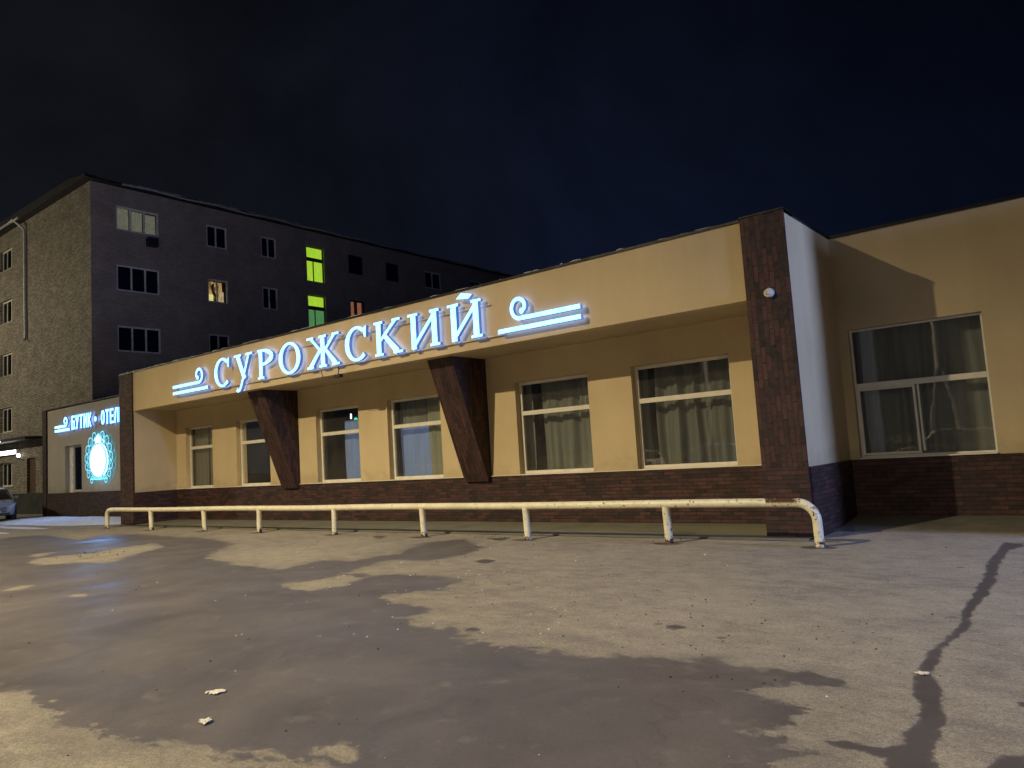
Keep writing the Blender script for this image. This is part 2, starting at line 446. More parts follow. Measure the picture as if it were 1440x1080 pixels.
def asphalt():
    t = MT('worn_asphalt')
    at = t.n('ShaderNodeAttribute', attribute_name='wet')
    p = t.pos()
    soft = t.rng(t.noise(.45, 3, .5, p), .38, .62, .012, .10)
    edge = t.math('ADD', t.math('MULTIPLY', t.math('SUBTRACT', t.noise(1.7, 9, .76, t.mapped(p, (1, 1.3, 1)), .5), .5), 1.05),
                  t.math('MULTIPLY', t.math('SUBTRACT', t.noise(8, 7, .75, p), .5), .34))
    wet = t.rng(t.math('ADD', at.outputs['Fac'], edge), t.math('MULTIPLY', soft, -1), soft, 0, 1, True)
    atc = t.n('ShaderNodeAttribute', attribute_name='crack')
    edc = t.math('ADD', t.math('MULTIPLY', t.math('SUBTRACT', t.noise(5, 6, .65, p), .5), .16),
                 t.math('MULTIPLY', t.math('SUBTRACT', t.noise(26, 4, .7, p), .5), .06))
    wet = t.math('MAXIMUM', wet, t.rng(t.math('ADD', atc.outputs['Fac'], edc), -.012, .012, 0, .95, True))
    damp = t.rng(t.math('ADD', at.outputs['Fac'], t.math('MULTIPLY', edge, 1.6)), -.55, .10, 0, 1, True)
    # dry crust: pale dust over grit, in broad patches
    dust = t.rng(t.noise(.5, 6, .62, p, .4), .34, .66, 0, 1, True)
    dust2 = t.rng(t.noise(2.6, 7, .68, t.mapped(p, (1, 1.7, 1), (0,0,.5))), .36, .66, 0, 1, True)
    dry = t.mix(dust, (.175,.160,.152), (.25,.229,.198))
    dry = t.mix(t.math('MULTIPLY', dust2, .55), dry, (.33,.305,.25))
    grit = t.n('ShaderNodeTexVoronoi', Scale=95.0); t.l(p, grit.inputs['Vector'])
    g = t.rng(grit.outputs['Distance'], .05, .55, .55, 1.2)
    fine = t.rng(t.noise(130, 3, .7, p), .3, .7, .78, 1.2)
    dry = t.scale(dry, t.math('MULTIPLY', g, fine))
    blot = t.rng(t.noise(6.5, 5, .62, t.mapped(p, (1, 1.5, 1), (0,0,.7))), .50, .66, 1, .85, True)
    coarse = t.rng(t.noise(34, 4, .8, p), .30, .70, .68, 1.32)
    dry = t.scale(dry, t.math('MULTIPLY', blot, coarse))
    # small dark spots, oil and gum
    spot = t.n('ShaderNodeTexVoronoi', Scale=1.25); t.l(t.mapped(p, (1, 1, 1)), spot.inputs['Vector'])
    sm = t.math('MULTIPLY', t.rng(t.math('ADD', spot.outputs['Distance'], t.math('MULTIPLY', t.noise(14, 4, .7, p), .10)), .085, .12, 1, 0, True), .6)
    dry = t.mix(sm, dry, (.06,.055,.05))
    wetc = t.mix(t.rng(t.noise(.9, 6, .6, p, .6), .3, .7, 0, 1), (.080,.074,.084), (.140,.130,.140))
    wetc = t.mix(t.math('MULTIPLY', t.rng(t.noise(3.4, 7, .68, p), .55, .72, 0, 1, True), .45), wetc, (.23,.215,.205))
    wetc = t.scale(wetc, t.math('MULTIPLY', t.rng(t.noise(120, 3, .7, p), .3, .7, .85, 1.15), t.rng(t.noise(28, 5, .8, p), .3, .7, .88, 1.12)))
    stones = t.n('ShaderNodeTexVoronoi', Scale=42.0); t.l(p, stones.inputs['Vector'])
    wetc = t.mix(t.math('MULTIPLY', t.rng(stones.outputs['Distance'], .08, .18, 1, 0, True), .5), wetc, (.27,.26,.24))
    drydamp = t.mix(t.math('MULTIPLY', damp, .35), dry, (.13,.125,.118))
    col = t.mix(wet, drydamp, wetc)
    col = t.mix(t.math('MULTIPLY', t.rng(t.math('ADD', atc.outputs['Fac'], edc), -.005, .03, 0, 1, True), .55), col, (.055,.050,.052))
    # hairline cracks
    cr = t.n('ShaderNodeTexVoronoi', feature='DISTANCE_TO_EDGE', Scale=.42)
    vd = t.n('ShaderNodeVectorMath', operation='ADD'); t.l(p, vd.inputs[0])
    nv = t.n('ShaderNodeTexNoise', Scale=2.2, Detail=6); t.l(p, nv.inputs['Vector']); t.l(t.scale(nv.outputs['Color'], .9), vd.inputs[1])
    t.l(vd.outputs[0], cr.inputs['Vector'])
    ck = t.math('MULTIPLY', t.rng(cr.outputs['Distance'], .002, .012, 1, 0, True), t.rng(t.noise(.8, 3, .5, p), .5, .6, 0, .8))
    col = t.mix(t.math('MULTIPLY', ck, .22), col, (.045,.04,.038))
    h = t.math('ADD', t.math('MULTIPLY', t.noise(85, 4, .75, p), t.rng(wet, 0, 1, .9, .30)), t.math('MULTIPLY', t.noise(3, 4, .6, p), 1.2))
    h = t.math('SUBTRACT', h, t.math('MULTIPLY', ck, .2))
    rough = t.math('SUBTRACT', t.rng(wet, 0, 1, .93, .56), t.math('MULTIPLY', wet, t.rng(t.noise(.7, 4, .5, p), .4, .65, 0, .18)))
    return t.pbr(col, rough, 0, t.bump(h, .55, .012), spec=.5)
M['asphalt'] = asphalt()

def concrete(name, a, b):
    t = MT(name)
    c = t.mix(t.rng(t.noise(1.2, 6, .65), .3, .7, 0, 1), a, b)
    st = t.math('MULTIPLY', t.rng(t.noise(.7, 5, .7), .52, .68, 0, 1, True), .55)
    c = t.mix(st, c, tuple(x*.35 for x in a))
    c = t.scale(c, t.rng(t.noise(110, 3, .7), .3, .7, .85, 1.15))
    return t.pbr(c, .9, 0, t.bump(t.noise(50, 5, .7), .5, .008))
M['apron'] = concrete('greenish_concrete_apron', (.17,.165,.12), (.12,.118,.095))
M['apron_dark'] = concrete('grimy_concrete_apron', (.14,.13,.115), (.085,.08,.075))
M['crack'] = simple('rail_shadow_tone', (.012,.011,.010), .95, 0, .3, 10)  # painted shadow tone for the strip beside the railing
M['grit'] = simple('pale_grit', (.62,.60,.56), .8, 0, .2, 9)
M['mud'] = simple('dark_debris', (.035,.03,.022), .95, 0, .4, 9)

# ------------------------------------------------------------------ ground
POLY = {
 'main': [(-28.19, 8.07), (-27.68, 8.68), (-27.09, 9.68), (-22.67, 8.98), (-23.62, 10.14), (-22.39, 10.48), (-17.76, 10.07), (-15.81, 9.49), (-13.93, 7.84), (-13.57, 7.74), (-12.0, 7.38), (-11.02, 7.26), (-10.73, 7.34), (-10.82, 7.69), (-10.85, 8.16), (-10.23, 8.4), (-10.24, 8.82), (-10.03, 9.21), (-10.5, 9.95), (-10.75, 10.51), (-10.4, 11.23), (-8.99, 10.25), (-8.71, 9.51), (-8.75, 8.93), (-9.03, 8.63), (-9.54, 8.74), (-9.67, 8.39), (-9.49, 7.91), (-9.16, 7.38), (-8.64, 7.34), (-8.24, 7.53), (-7.8, 7.6), (-7.3, 7.57), (-6.83, 7.33), (-6.73, 6.95), (-6.82, 6.72), (-7.04, 6.54), (-7.13, 6.27), (-6.95, 6.11), (-6.36, 5.95), (-5.9, 5.97), (-5.94, 5.76), (-5.96, 5.46), (-5.58, 5.25), (-5.28, 5.25), (-5.02, 5.36), (-4.77, 5.09), (-4.62, 4.88), (-4.49, 5.05), (-4.32, 5.05), (-4.15, 5.0), (-3.79, 4.97), (-3.39, 5.08), (-3.02, 5.19), (-2.51, 5.33), (-2.08, 5.31), (-1.83, 5.3), (-1.59, 5.25), (-1.8, 5.06), (-2.03, 4.83), (-1.92, 4.75), (-1.79, 4.72), (-1.68, 4.66), (-1.6, 4.54), (-1.61, 4.4), (-1.67, 4.28), (-1.67, 4.14), (-1.5, 4.1), (-1.46, 3.94), (-1.4, 3.75), (-1.35, 3.47), (-1.89, 3.15), (-2.49, 2.85), (-3.14, 2.61), (-3.45, 2.63), (-4.0, 2.47), (-4.67, 2.32), (-5.28, 2.25), (-5.63, 2.13), (-6.05, 2.25), (-6.45, 2.3), (-7.18, 2.25), (-7.64, 2.19)],
 'dryA': [(-17.92, 6.07), (-18.59, 6.61), (-18.25, 7.57), (-18.72, 8.31), (-18.61, 9.11), (-17.31, 8.71), (-16.58, 7.72), (-15.55, 6.78), (-16.4, 6.47), (-16.94, 6.14)],
 'dryB': [(-9.57, 6.26), (-9.04, 6.79), (-9.21, 7.37), (-8.59, 7.17), (-8.3, 6.68), (-8.38, 6.17), (-9.07, 6.21)],
 'dryC': [(-19.44, 6.62), (-20.0, 7.07), (-19.64, 7.27), (-18.9, 6.75)],
 'dryD': [(-13.82, 4.35), (-14.05, 4.65), (-13.8, 4.8), (-13.5, 4.52)],
 'dryE': [(-3.75, 2.77), (-3.69, 2.87), (-3.51, 2.85), (-3.38, 2.72), (-3.56, 2.67)],
 'dryF': [(-11.82, 4.53), (-11.82, 4.75), (-11.53, 4.64)],
 'crack': [(-1.37, 12.34), (-1.35, 11.5), (-1.35, 10.47), (-1.31, 10.0), (-1.26, 9.13), (-1.24, 8.46), (-1.23, 7.78), (-1.16, 7.11), (-1.18, 6.84), (-1.19, 6.59), (-1.24, 6.2), (-1.22, 5.98), (-1.2, 5.61), (-1.17, 5.35), (-1.15, 5.14), (-1.05, 5.0), (-1.04, 4.78), (-1.04, 4.57), (-1.04, 4.38), (-1.08, 4.23), (-1.21, 4.25), (-1.29, 4.26), (-1.38, 4.22), (-1.35, 4.14), (-1.19, 4.15), (-1.06, 4.12), (-1.03, 3.96), (-0.98, 3.61), (-0.78, 3.73), (-0.84, 4.07), (-0.87, 4.29), (-0.9, 4.46), (-0.89, 4.65), (-0.92, 4.84), (-0.96, 5.05), (-0.99, 5.22), (-1.03, 5.42), (-1.11, 5.66), (-1.13, 6.02), (-1.14, 6.24), (-1.13, 6.62), (-1.1, 6.88), (-1.1, 7.13), (-1.14, 7.82), (-1.12, 8.5), (-1.13, 9.18), (-1.2, 10.04), (-1.22, 10.51), (-1.23, 11.53), (-1.11, 11.96), (-1.13, 12.24), (-1.25, 12.22)],
 's1': [(-9.97, 11.41), (-9.41, 11.61), (-9.26, 11.09)],
 's2': [(-13.18, 11.29), (-12.84, 11.47), (-12.43, 10.91)],
 's3': [(-3.36, 6.18), (-3.27, 6.28), (-3.13, 6.22), (-3.19, 6.05)],
 's4': [(-0.62, 5.32), (-0.55, 5.36), (-0.54, 5.19), (-0.58, 5.2)],
 's5': [(-0.64, 4.33), (-0.58, 4.46), (-0.49, 4.48), (-0.47, 4.23), (-0.64, 4.14)],
 's6': [(-7.96, 8.83), (-7.99, 9.12), (-7.67, 9.05), (-7.58, 8.71)],
 's7': [(-4.96, 5.32), (-5.0, 5.49), (-4.82, 5.42), (-4.82, 5.29)],
}

def poly_sdf(px, py, poly):
    """signed distance, positive inside"""
    P = np.array(poly); Q = np.roll(P, -1, 0)
    d = np.full(px.shape, 1e9); inside = np.zeros(px.shape, bool)
    for (ax, ay), (bx, by) in zip(P, Q):
        ex, ey = bx-ax, by-ay
        t = np.clip(((px-ax)*ex+(py-ay)*ey)/(ex*ex+ey*ey+1e-12), 0, 1)
        d = np.minimum(d, (px-ax-t*ex)**2+(py-ay-t*ey)**2)
        if ay != by:
            c = ((ay > py) != (by > py)) & (px < ex*(py-ay)/(by-ay)+ax)
            inside ^= c
    return np.where(inside, np.sqrt(d), -np.sqrt(d))

def lines(*segs):
    out = []
    for a, b, st in segs:
        n = max(1, int(round((b-a)/st)))
        out += [a+(b-a)*i/n for i in range(n)]
    out.append(segs[-1][1])
    return np.array(out)

def make_ground():
    xs = lines((-420,-80,34),(-80,-46,3),(-46,-26,.35),(-26,-12,.11),(-12,-2,.07),(-2,-.4,.028),(-.4,1.5,.09),(1.5,10,.6),(10,60,6),(60,420,36))
    ys = lines((-300,-40,26),(-40,-4,3),(-4,1.2,.5),(1.2,6,.05),(6,13,.07),(13,18,.4),(18,60,5),(60,500,40))
    X, Y = np.meshgrid(xs, ys)
    fx, fy = X.ravel(), Y.ravel()
    near = (fx > -40) & (fx < 6) & (fy > -1) & (fy < 14)
    wet = np.full(fx.shape, -3.0); ck = np.full(fx.shape, -3.0)
    nx, ny = fx[near], fy[near]
    w = poly_sdf(nx, ny, POLY['main'])
    for k in ('dryA','dryB','dryC','dryD','dryE','dryF'):
        w = np.minimum(w, -poly_sdf(nx, ny, POLY[k])*1.3)
    c = poly_sdf(nx, ny, POLY['crack'])
    for k in ('s1','s2','s3','s4','s5','s6','s7'):
        c = np.maximum(c, poly_sdf(nx, ny, POLY[k]))
    # damp rings where each post stands
    for px_ in POSTS:
        c = np.maximum(c, .20-np.hypot((nx-px_)*.75, (ny-11.32)*1.3))
    wet[near] = w; ck[near] = c
    nxn, nyn = len(xs), len(ys)
    idx = np.arange(nxn*nyn).reshape(nyn, nxn)
    faces = np.stack([idx[:-1,:-1], idx[:-1,1:], idx[1:,1:], idx[1:,:-1]], -1).reshape(-1, 4)
    co = np.stack([fx, fy, np.zeros_like(fx)], 1)
    # shallow unevenness of the old surface
    me = bpy.data.meshes.new('asphalt_ground')
    me.vertices.add(len(co)); me.vertices.foreach_set('co', co.ravel())
    me.loops.add(faces.size); me.loops.foreach_set('vertex_index', faces.ravel().astype(np.int32))
    me.polygons.add(len(faces))
    me.polygons.foreach_set('loop_start', np.arange(0, faces.size, 4, dtype=np.int32))
    me.polygons.foreach_set('loop_total', np.full(len(faces), 4, dtype=np.int32))
    me.update(); me.validate()
    for nm, arr in (('wet', wet), ('crack', ck)):
        a = me.attributes.new(nm, 'FLOAT', 'POINT'); a.data.foreach_set('value', arr.astype(np.float32))
    me.materials.append(M['asphalt'])
    o = bpy.data.objects.new('ground', me); COL.objects.link(o)
    tag(o, 'worn asphalt forecourt with damp dark patches and a dark ribbon crack', 'ground', kind='structure')
POSTS = [-26.5, -23.5, -20.4, -17.66, -14.57, -11.64, -8.87, -5.94, -3.53]
make_ground()

def apron(name, x0, x1, y0, y1, z0, z1, mat, label, step=.4):
    n = int((x1-x0)/step)
    mb = MB()
    for i in range(n):
        a, b = x0+(x1-x0)*i/n, x0+(x1-x0)*(i+1)/n
        ja = .03*mnoise.noise(Vector((a*1.7, y0, 3))); jb = .03*mnoise.noise(Vector((b*1.7, y0, 3)))
        mb.quad((a,y0+ja,z0),(b,y0+jb,z0),(b,y1,z1),(a,y1,z1))
        mb.quad((a,y0+ja,-.05),(b,y0+jb,-.05),(b,y0+jb,z0),(a,y0+ja,z0))
    o = mb.build(name, mat)
    tag(o, label, 'pavement', kind='structure')
apron('apron', -27.6, -3.86, 11.99, 13.8, .03, .07, M['apron'], 'greenish concrete strip along the foot of the wall behind the railing')
apron('apron', -3.855, 2.5, 13.3, 14.8, .025, .13, M['apron_dark'], 'grimy concrete strip in the recess right of the tall brick pillar')
mb = MB(); 
pts = [(x, 11.975+.022*mnoise.noise(Vector((x*1.3, 0, 7)))) for x in lines((-27.6, -3.4, .35))]  # dark ribbon along the concrete edge: the rail's shadow as colour
for (a, ya), (b, yb) in zip(pts, pts[1:]):
    wa, wb = .02+.012*mnoise.noise(Vector((a*2.1, 5, 0))), .02+.012*mnoise.noise(Vector((b*2.1, 5, 0)))
    mb.quad((a, ya-wa, .004), (b, yb-wb, .004), (b, yb+wb, .004), (a, ya+wa, .004))
tag(mb.build('rail_shadow_strip', M['crack']), 'thin dark strip at the concrete edge, painted for the shadow of the rail', 'painted shadow', kind='structure')

# snow left by the lit sign
def snow_patch(cx_, cy_, rx, ry, h, seed):
    random.seed(seed)
    mb = MB(); n, rings = 40, 6
    vs = [(cx_, cy_, h)]; fs = []
    for r in range(1, rings+1):
        q = r/rings
        for k in range(n):
            a = 2*math.pi*k/n
            j = 1+.30*mnoise.noise(Vector((math.cos(a)*1.8+seed, math.sin(a)*1.8, q*.6)))
            vs.append((cx_+rx*q*j*math.cos(a), cy_+ry*q*j*math.sin(a),
                       max(.004, h*(1-q**3)*(1+.5*mnoise.noise(Vector((k*.6, r*.9, seed)))))-(.01 if r == rings else 0)))
    for k in range(n): fs.append((0, 1+k, 1+(k+1) % n))
    for r in range(rings-1):
        for k in range(n):
            a, b = 1+r*n+k, 1+r*n+(k+1) % n
            fs.append((a, a+n, b+n, b))
    mb._add(vs, fs)
    return mb
o = snow_patch(-35.6, 13.4, 7.8, 1.7, .10, 3).build('snow', M['snow'], smooth=True)
tag(o, 'bluish lit strip of old snow at the foot of the sign wall', 'snow', kind='stuff')
for k, (x, y, a, b_, lb_) in enumerate(((-38.5, 11.3, 3.4, .34, 'thin trodden smear of snow just in front of the sign wall snow'),
        (-33.0, 11.0, 2.6, .22, 'narrow streak of snow left of the railing end'), (-37.0, 9.6, 2.4, .16, 'faint snow streak at the left edge of the forecourt'),
        (-31.2, 9.6, 1.6, .12, 'short faint snow streak before the railing end'))):
    o = snow_patch(x, y, a, b_, .025, 9+k).build('snow', M['snow'], smooth=True)
    tag(o, lb_, 'snow', kind='stuff')

# ------------------------------------------------------------------ window helpers
def frame_mb(axis, pos, inward, u0, u1, z0, z1, w=.07, t=.07, transoms=(), mullions=(), tw=None):
    """frame bars butted end to end; mullions: (u, za, zb)"""
    mb = MB(); tw = tw or w
    a, b = sorted((pos, pos+inward*t))
    def bar(ua, ub, za, zb, p0=a, p1=b):
        if axis == 1: mb.box(ua, ub, p0, p1, za, zb)
        else: mb.box(p0, p1, ua, ub, za, zb)
    bar(u0, u0+w, z0, z1); bar(u1-w, u1, z0, z1)
    bar(u0+w, u1-w, z0, z0+w); bar(u0+w, u1-w, z1-w, z1)
    for z in transoms: bar(u0+w, u1-w, z-tw/2, z+tw/2)
    for u, za, zb in mullions: bar(u-w/2, u+w/2, za, zb, a+.002, b-.002)
    return mb

def pane_quad(axis, p, u0, u1, z0, z1):
    mb = MB()
    if axis == 1: mb.quad((u0,p,z0),(u1,p,z0),(u1,p,z1),(u0,p,z1))
    else: mb.quad((p,u0,z0),(p,u1,z0),(p,u1,z1),(p,u0,z1))
    return mb

def curtain_mb(u0, u1, y, z0, z1, amp=.05, freq=9, seed=0, hem=0):
    rng = random.Random(seed)
    n = max(10, int((u1-u0)*46)); ph = rng.uniform(0, 6)
    cols = []
    for i in range(n+1):
        u = u0+(u1-u0)*i/n
        d = amp*(math.sin(u*freq*1.9+ph)+.7*math.sin(u*freq*4.3+ph*2+1.5*math.sin(u*3)))*(.5+.5*math.sin(u*1.7+ph)**2)
        cols.append((u, y+d))
    mb = MB()
    vs = []
    rows = 6
    for r in range(rows+1):
        z = z0+(z1-z0)*r/rows
        for u, yy in cols:
            k = 1-.25*r/rows
            vs.append((u+.02*math.sin(z*2+u*5), y+(yy-y)*k, z))
    fs = []
    m_ = n+1
    for r in range(rows):
        for i in range(n):
            fs.append((r*m_+i, r*m_+i+1, (r+1)*m_+i+1, (r+1)*m_+i))
    mb._add(vs, fs)
    return mb

# ------------------------------------------------------------------ the hotel
YW, YF, YR = 13.75, 12.25, 14.70       # window wall, fascia plane, recessed wall
XL, XP0, XP1, ZT, ZS, ZB = -26.35, -4.58, -3.85, 5.25, 3.92, 1.12
hotel = empty('hotel_building', (-15, YW, 0), 'single storey cream hotel with brown brick pillars and a lit name along its fascia', 'building')
OPEN = [(-25.70,-23.95), (-22.48,-20.62), (-18.26,-16.36), (-15.18,-13.22), (-10.79,-8.79), (-7.72,-5.60)]
Z0W, Z1W = 1.125, 3.27
mb = MB()
wall_sheet(mb, 1, YW, 1, XL, XP0, ZB, ZS+.02, [(a, b, Z0W, Z1W) for a, b in OPEN], .22)
wmain = mb.build('wall', M['stucco'], hotel)
# fascia, soffit, coping, roof
MB().box(XL, XP0, YF, YF+.28, ZS, ZT).build('fascia', M['stucco'], hotel)
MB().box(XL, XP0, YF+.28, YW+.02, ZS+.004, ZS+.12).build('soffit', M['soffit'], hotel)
mb = MB().box(XL-1.0, XP0-.01, YF-.03, YF+.34, ZT+.002, ZT+.045)
mb.box(XP0-.005, XP1+.02, YF-.05, YF+.34, ZT+.052, ZT+.075)
mb.box(XP1-.30, XP1+.035, YF+.345, YR-.05, ZT+.002, ZT+.035)
mb.box(XP1-.3, 2.5, YR-.045, YR+.3, ZT+.002, ZT+.05)
mb.build('coping', M['coping'], hotel)
mb = MB().box(XL-1.0, XP1-.31, YF+.345, 24, ZT-.25, ZT-.12); mb.box(XP1-.30, 12, YR+.31, 24, ZT-.25, ZT-.12)
mb.build('roof', M['roof'], hotel)
# snow crumbs caught on the coping
rng = random.Random(5)
mb = MB()
for i in range(70):
    x = rng.uniform(XL-.9, XP0-.6) if i > 25 else rng.uniform(XL-.9, -14)
    l, h = rng.uniform(.05, .45), rng.uniform(.008, .035)
    mb._add([(x,YF-.025,ZT+.044),(x+l,YF-.025,ZT+.044),(x+l*.9,YF+.22,ZT+.046),(x+l*.1,YF+.2,ZT+.046),(x+l*.2,YF+.02,ZT+.045+h),(x+l*.7,YF+.02,ZT+.045+h*.8),(x+l*.6,YF+.15,ZT+.045+h*.7),(x+l*.25,YF+.14,ZT+.045+h*.6)],
            [(0,1,5,4),(1,2,6,5),(2,3,7,6),(3,0,4,7),(4,5,6,7)])
tag(mb.build('snow', M['snow'], hotel), kind='stuff')
# plinth, 3 cm proud
mb = MB().box(XL, XP0, YW-.035, YW+.1, -.02, ZB+.004)
mb.build('plinth', M['brick_x'], hotel)
MB().box(XL+.002, XP0-.002, YW-.05, YW-.001, ZB+.005, ZB+.018).build('plinth_flashing', M['pvc'], hotel)
# right-hand tall pillar: horizontal courses below, upright bricks above
def pillar_right(x0, x1, ztop):
    p = MB().box(x0, x1, YF-.03, YF+.03, ZB+.012, ztop)
    o = p.build('pillar', [M['brick_soldier']], hotel)
    b = MB().box(x0-.012, x1+.004, YF-.045, YF+.031, -.02, ZB+.010)
    b.build('pillar_base', M['brick_x'], o)
    return o
pillar_right(XP0, XP1, ZT+.05)
MB().box(XP0+.002, XP1-.006, YF+.032, YW+.05, -.02, ZT-.14).build('pillar_return', M['stucco'], hotel)
# side wall facing right, brick foot below the plaster
mb = MB(); wall_sheet(mb, 0, XP1, -1, YF+.031, YR, ZB, ZT, [], .1)
mb.build('side_wall', M['stucco'], hotel)
MB().box(XP1-.2, XP1+.03, YF+.034, YR-.035, -.02, ZB+.004).build('side_plinth', M['brick_y'], hotel)
# recessed wall on the right
RW = (-3.68, -1.555, 1.13, 3.50)
mb = MB(); wall_sheet(mb, 1, YR, 1, XP1, 2.5, ZB, ZT, [RW], .16)
mb.build('recessed_wall', M['stucco'], hotel)
MB().box(XP1, 2.5, YR-.035, YR+.1, -.02, ZB+.004).build('recessed_plinth', M['brick_x'], hotel)
# next projecting block, off to the right of the recess
mb = MB(); wall_sheet(mb, 1, YF, 1, 3.25, 14, ZB, ZT, [(5, 7, ZB+.05, 3.3)], .2); wall_sheet(mb, 0, 2.5, 1, YF+.031, YR, ZB, ZT, [], .1)
mb.build('projecting_wall', M['stucco'], hotel)
MB().box(2.46, 14, YF+.036, YR-.04, -.02, ZB+.003).box(3.262, 14, YF-.03, YF+.03, -.02, ZB+.003).build('projecting_plinth', M['brick_x'], hotel)
pillar_right(2.5, 3.25, ZT+.05)
f = frame_mb(1, YF+.15, 1, 5, 7, ZB+.05, 3.3, transoms=(2.5,)).build('window', M['pvc'], hotel)
pane_quad(1, YF+.19, 5.05, 6.95, ZB+.1, 3.25).build('pane', M['pane_black'], f)
MB().box(3.3, 14, YF+.5, 20, 0, ZT-.26).build('inner_wall', M['interior'], hotel)

# the two raking brick piers between the window pairs
def raking_pier(x0, x1):
    pr = [(12.55, ZS+.003), (YW, ZS+.003), (YW, ZB-.10), (YW-.12, ZB-.10)]
    mb = MB()
    ya, za = pr[0]; yd, zd = pr[3]
    mb.cur = 0
    mb.quad((x0,ya,za),(x1,ya,za),(x1,yd,zd),(x0,yd,zd))
    mb.quad((x0,yd,zd),(x1,yd,zd),(x1,YW,zd),(x0,YW,zd))
    mb.cur = 1
    for x in (x0, x1):
        mb._add([(x,*p) for p in pr], [(0,1,2,3)])
    return mb.build('raking_pier', [M['brick_soldier'], M['brick_soldier_y']], hotel)
raking_pier(-12.40, -11.64)
raking_pier(-19.86, -19.10)
# left end pillar
MB().box(-27.30, XL-.004, YF-.05, YF+.30, -.02, ZT+.001).build('pillar', M['brick_x'], hotel)
MB().box(-27.26, XL-.004, YF+.302, 15.18, -.02, ZT-.01).build('side_wall', M['brick_y'], hotel)
MB().box(XL-.0038, XL, YF+.01, YW, ZB, ZS+.1).build('inner_side_wall', M['stucco'], hotel)
MB().box(XL-.0038, XL+.03, YF+.01, YW-.04, -.02, ZB+.003).build('inner_plinth', M['brick_y'], hotel)

def hotel_window(a, b, z0, z1, yf, idx, transoms=(2.54,), mull=(), kind='curtain'):
    f = frame_mb(1, yf, 1, a+.004, b-.004, z0+.02, z1-.004, .035 if idx == 6 else .07, .07, transoms, mull, .10).build('window', M['pvc'], hotel, bevel=.006)
    pane_quad(1, yf+.035, a+.03, b-.03, z0+.04, z1-.03).build('pane', M['glass'], f)
    MB().box(a+.004, b-.004, yf-.17, yf-.002, z0+.001, z0+.022).build('sill', M['pvc'], f)
    if kind == 'curtain':
        c = curtain_mb(a+.05+(.25 if idx == 5 else .36 if idx == 4 else .0), b+.12, yf+.34, z0-.25, z1+.3, .075, 7, idx).build('curtain', M['curtain'], f, smooth=True)
        if idx in (4, 5):
            curtain_mb(a-.15, a+.17, yf+.26, z0-.25, z1+.3, .015, 7, idx+20).build('curtain', M['curtain'], f, smooth=True)
    return f
W1 = hotel_window(*OPEN[0], Z0W, Z1W, YW+.15, 0, kind=None)
MB().box(-25.75, -24.86, 14.12, 14.14, 1.0, 3.4).build('roller_blind', M['blind_board'], W1)
MB().box(-24.80, -23.9, 14.16, 14.18, 1.0, 3.4).build('roller_blind', M['blind_dark'], W1)
W2 = hotel_window(*OPEN[1], Z0W, Z1W, YW+.15, 1, kind=None)
curtain_mb(-22.6, -20.3, 14.45, .9, 3.5, .02, 9, 3).build('curtain', M['blind_dark'], W2, smooth=True)
W3 = hotel_window(*OPEN[2], Z0W, Z1W, YW+.15, 2, kind=None)
curtain_mb(-17.45, -16.2, 14.16, .9, 2.88, .012, 9, 8).build('curtain', M['curtain_blue'], W3, smooth=True)
W4 = hotel_window(*OPEN[3], Z0W, Z1W, YW+.15, 3, kind=None)
curtain_mb(-14.05, -13.0, 14.16, .9, 3.5, .02, 9, 11).build('curtain', M['curtain_pale'], W4, smooth=True)
curtain_mb(-15.2, -13.0, 14.24, 2.5, 3.5, .02, 9, 12).build('curtain', M['curtain'], W4, smooth=True)
curtain_mb(-15.15, -14.05, 14.2, .9, 2.52, .012, 9, 13).build('curtain', M['curtain_blue'], W4, smooth=True)
hotel_window(*OPEN[4], Z0W, Z1W, YW+.15, 4)
hotel_window(*OPEN[5], Z0W, Z1W, YW+.15, 5)
W7 = hotel_window(RW[0], RW[1], RW[2], RW[3], YR+.10, 6, transoms=(2.45,), mull=((-2.645, RW[2]+.10, 2.40),), kind=None)
frame_mb(1, YR+.085, 1, RW[0]+.043, -2.69, RW[2]+.062, 2.398, .038, .05).build('sash', M['pvc'], W7)
curtain_mb(-3.6, -1.4, 15.15, .9, 3.7, .04, 7, 31).build('curtain', M['curtain'], W7, smooth=True)
# the rooms behind the glass: closed dark boxes
def room(x0, x1, y0, y1, z0, z1, name='room'):
    mb = MB()
    mb.quad((x0,y1,z0),(x1,y1,z0),(x1,y1,z1),(x0,y1,z1))
    mb.quad((x0,y0,z0),(x0,y1,z0),(x0,y1,z1),(x0,y0,z1)); mb.quad((x1,y0,z0),(x1,y1,z0),(x1,y1,z1),(x1,y0,z1))
    mb.quad((x0,y0,z0),(x1,y0,z0),(x1,y1,z0),(x0,y1,z0)); mb.quad((x0,y0,z1),(x1,y0,z1),(x1,y1,z1),(x0,y1,z1))
    return mb.build(name, M['interior'], hotel)
room(-26.3, -20.1, YW+.222, 17, .3, 3.8); room(-20.05, -12.6, YW+.222, 17, .3, 3.8); room(-12.5, -4.7, YW+.222, 17, .3, 3.8)
room(-3.83, 2.4, YR+.162, 18, .3, 3.9)
# dim signs of life seen through the glass
MB().box(-17.61, -17.575, 14.5, 14.52, 2.96, 3.10).build('indicator', M['tube'], W3).scale = (1,1,1)
d = MB(); d.cyl((-17.38, 14.5, 2.90), (-17.38, 14.52, 2.90), .075, 18); d.build('indicator', M['cyan_dot'], W3)
c = MB(); c.tube([(-22.1+.62*math.cos(a), 14.6+.2*math.sin(a), 2.52+.05*math.sin(a)) for a in np.linspace(-.3, 3.5, 24)], .018, 8)
c.build('cornice_curve', M['pvc'], W2, smooth=True)
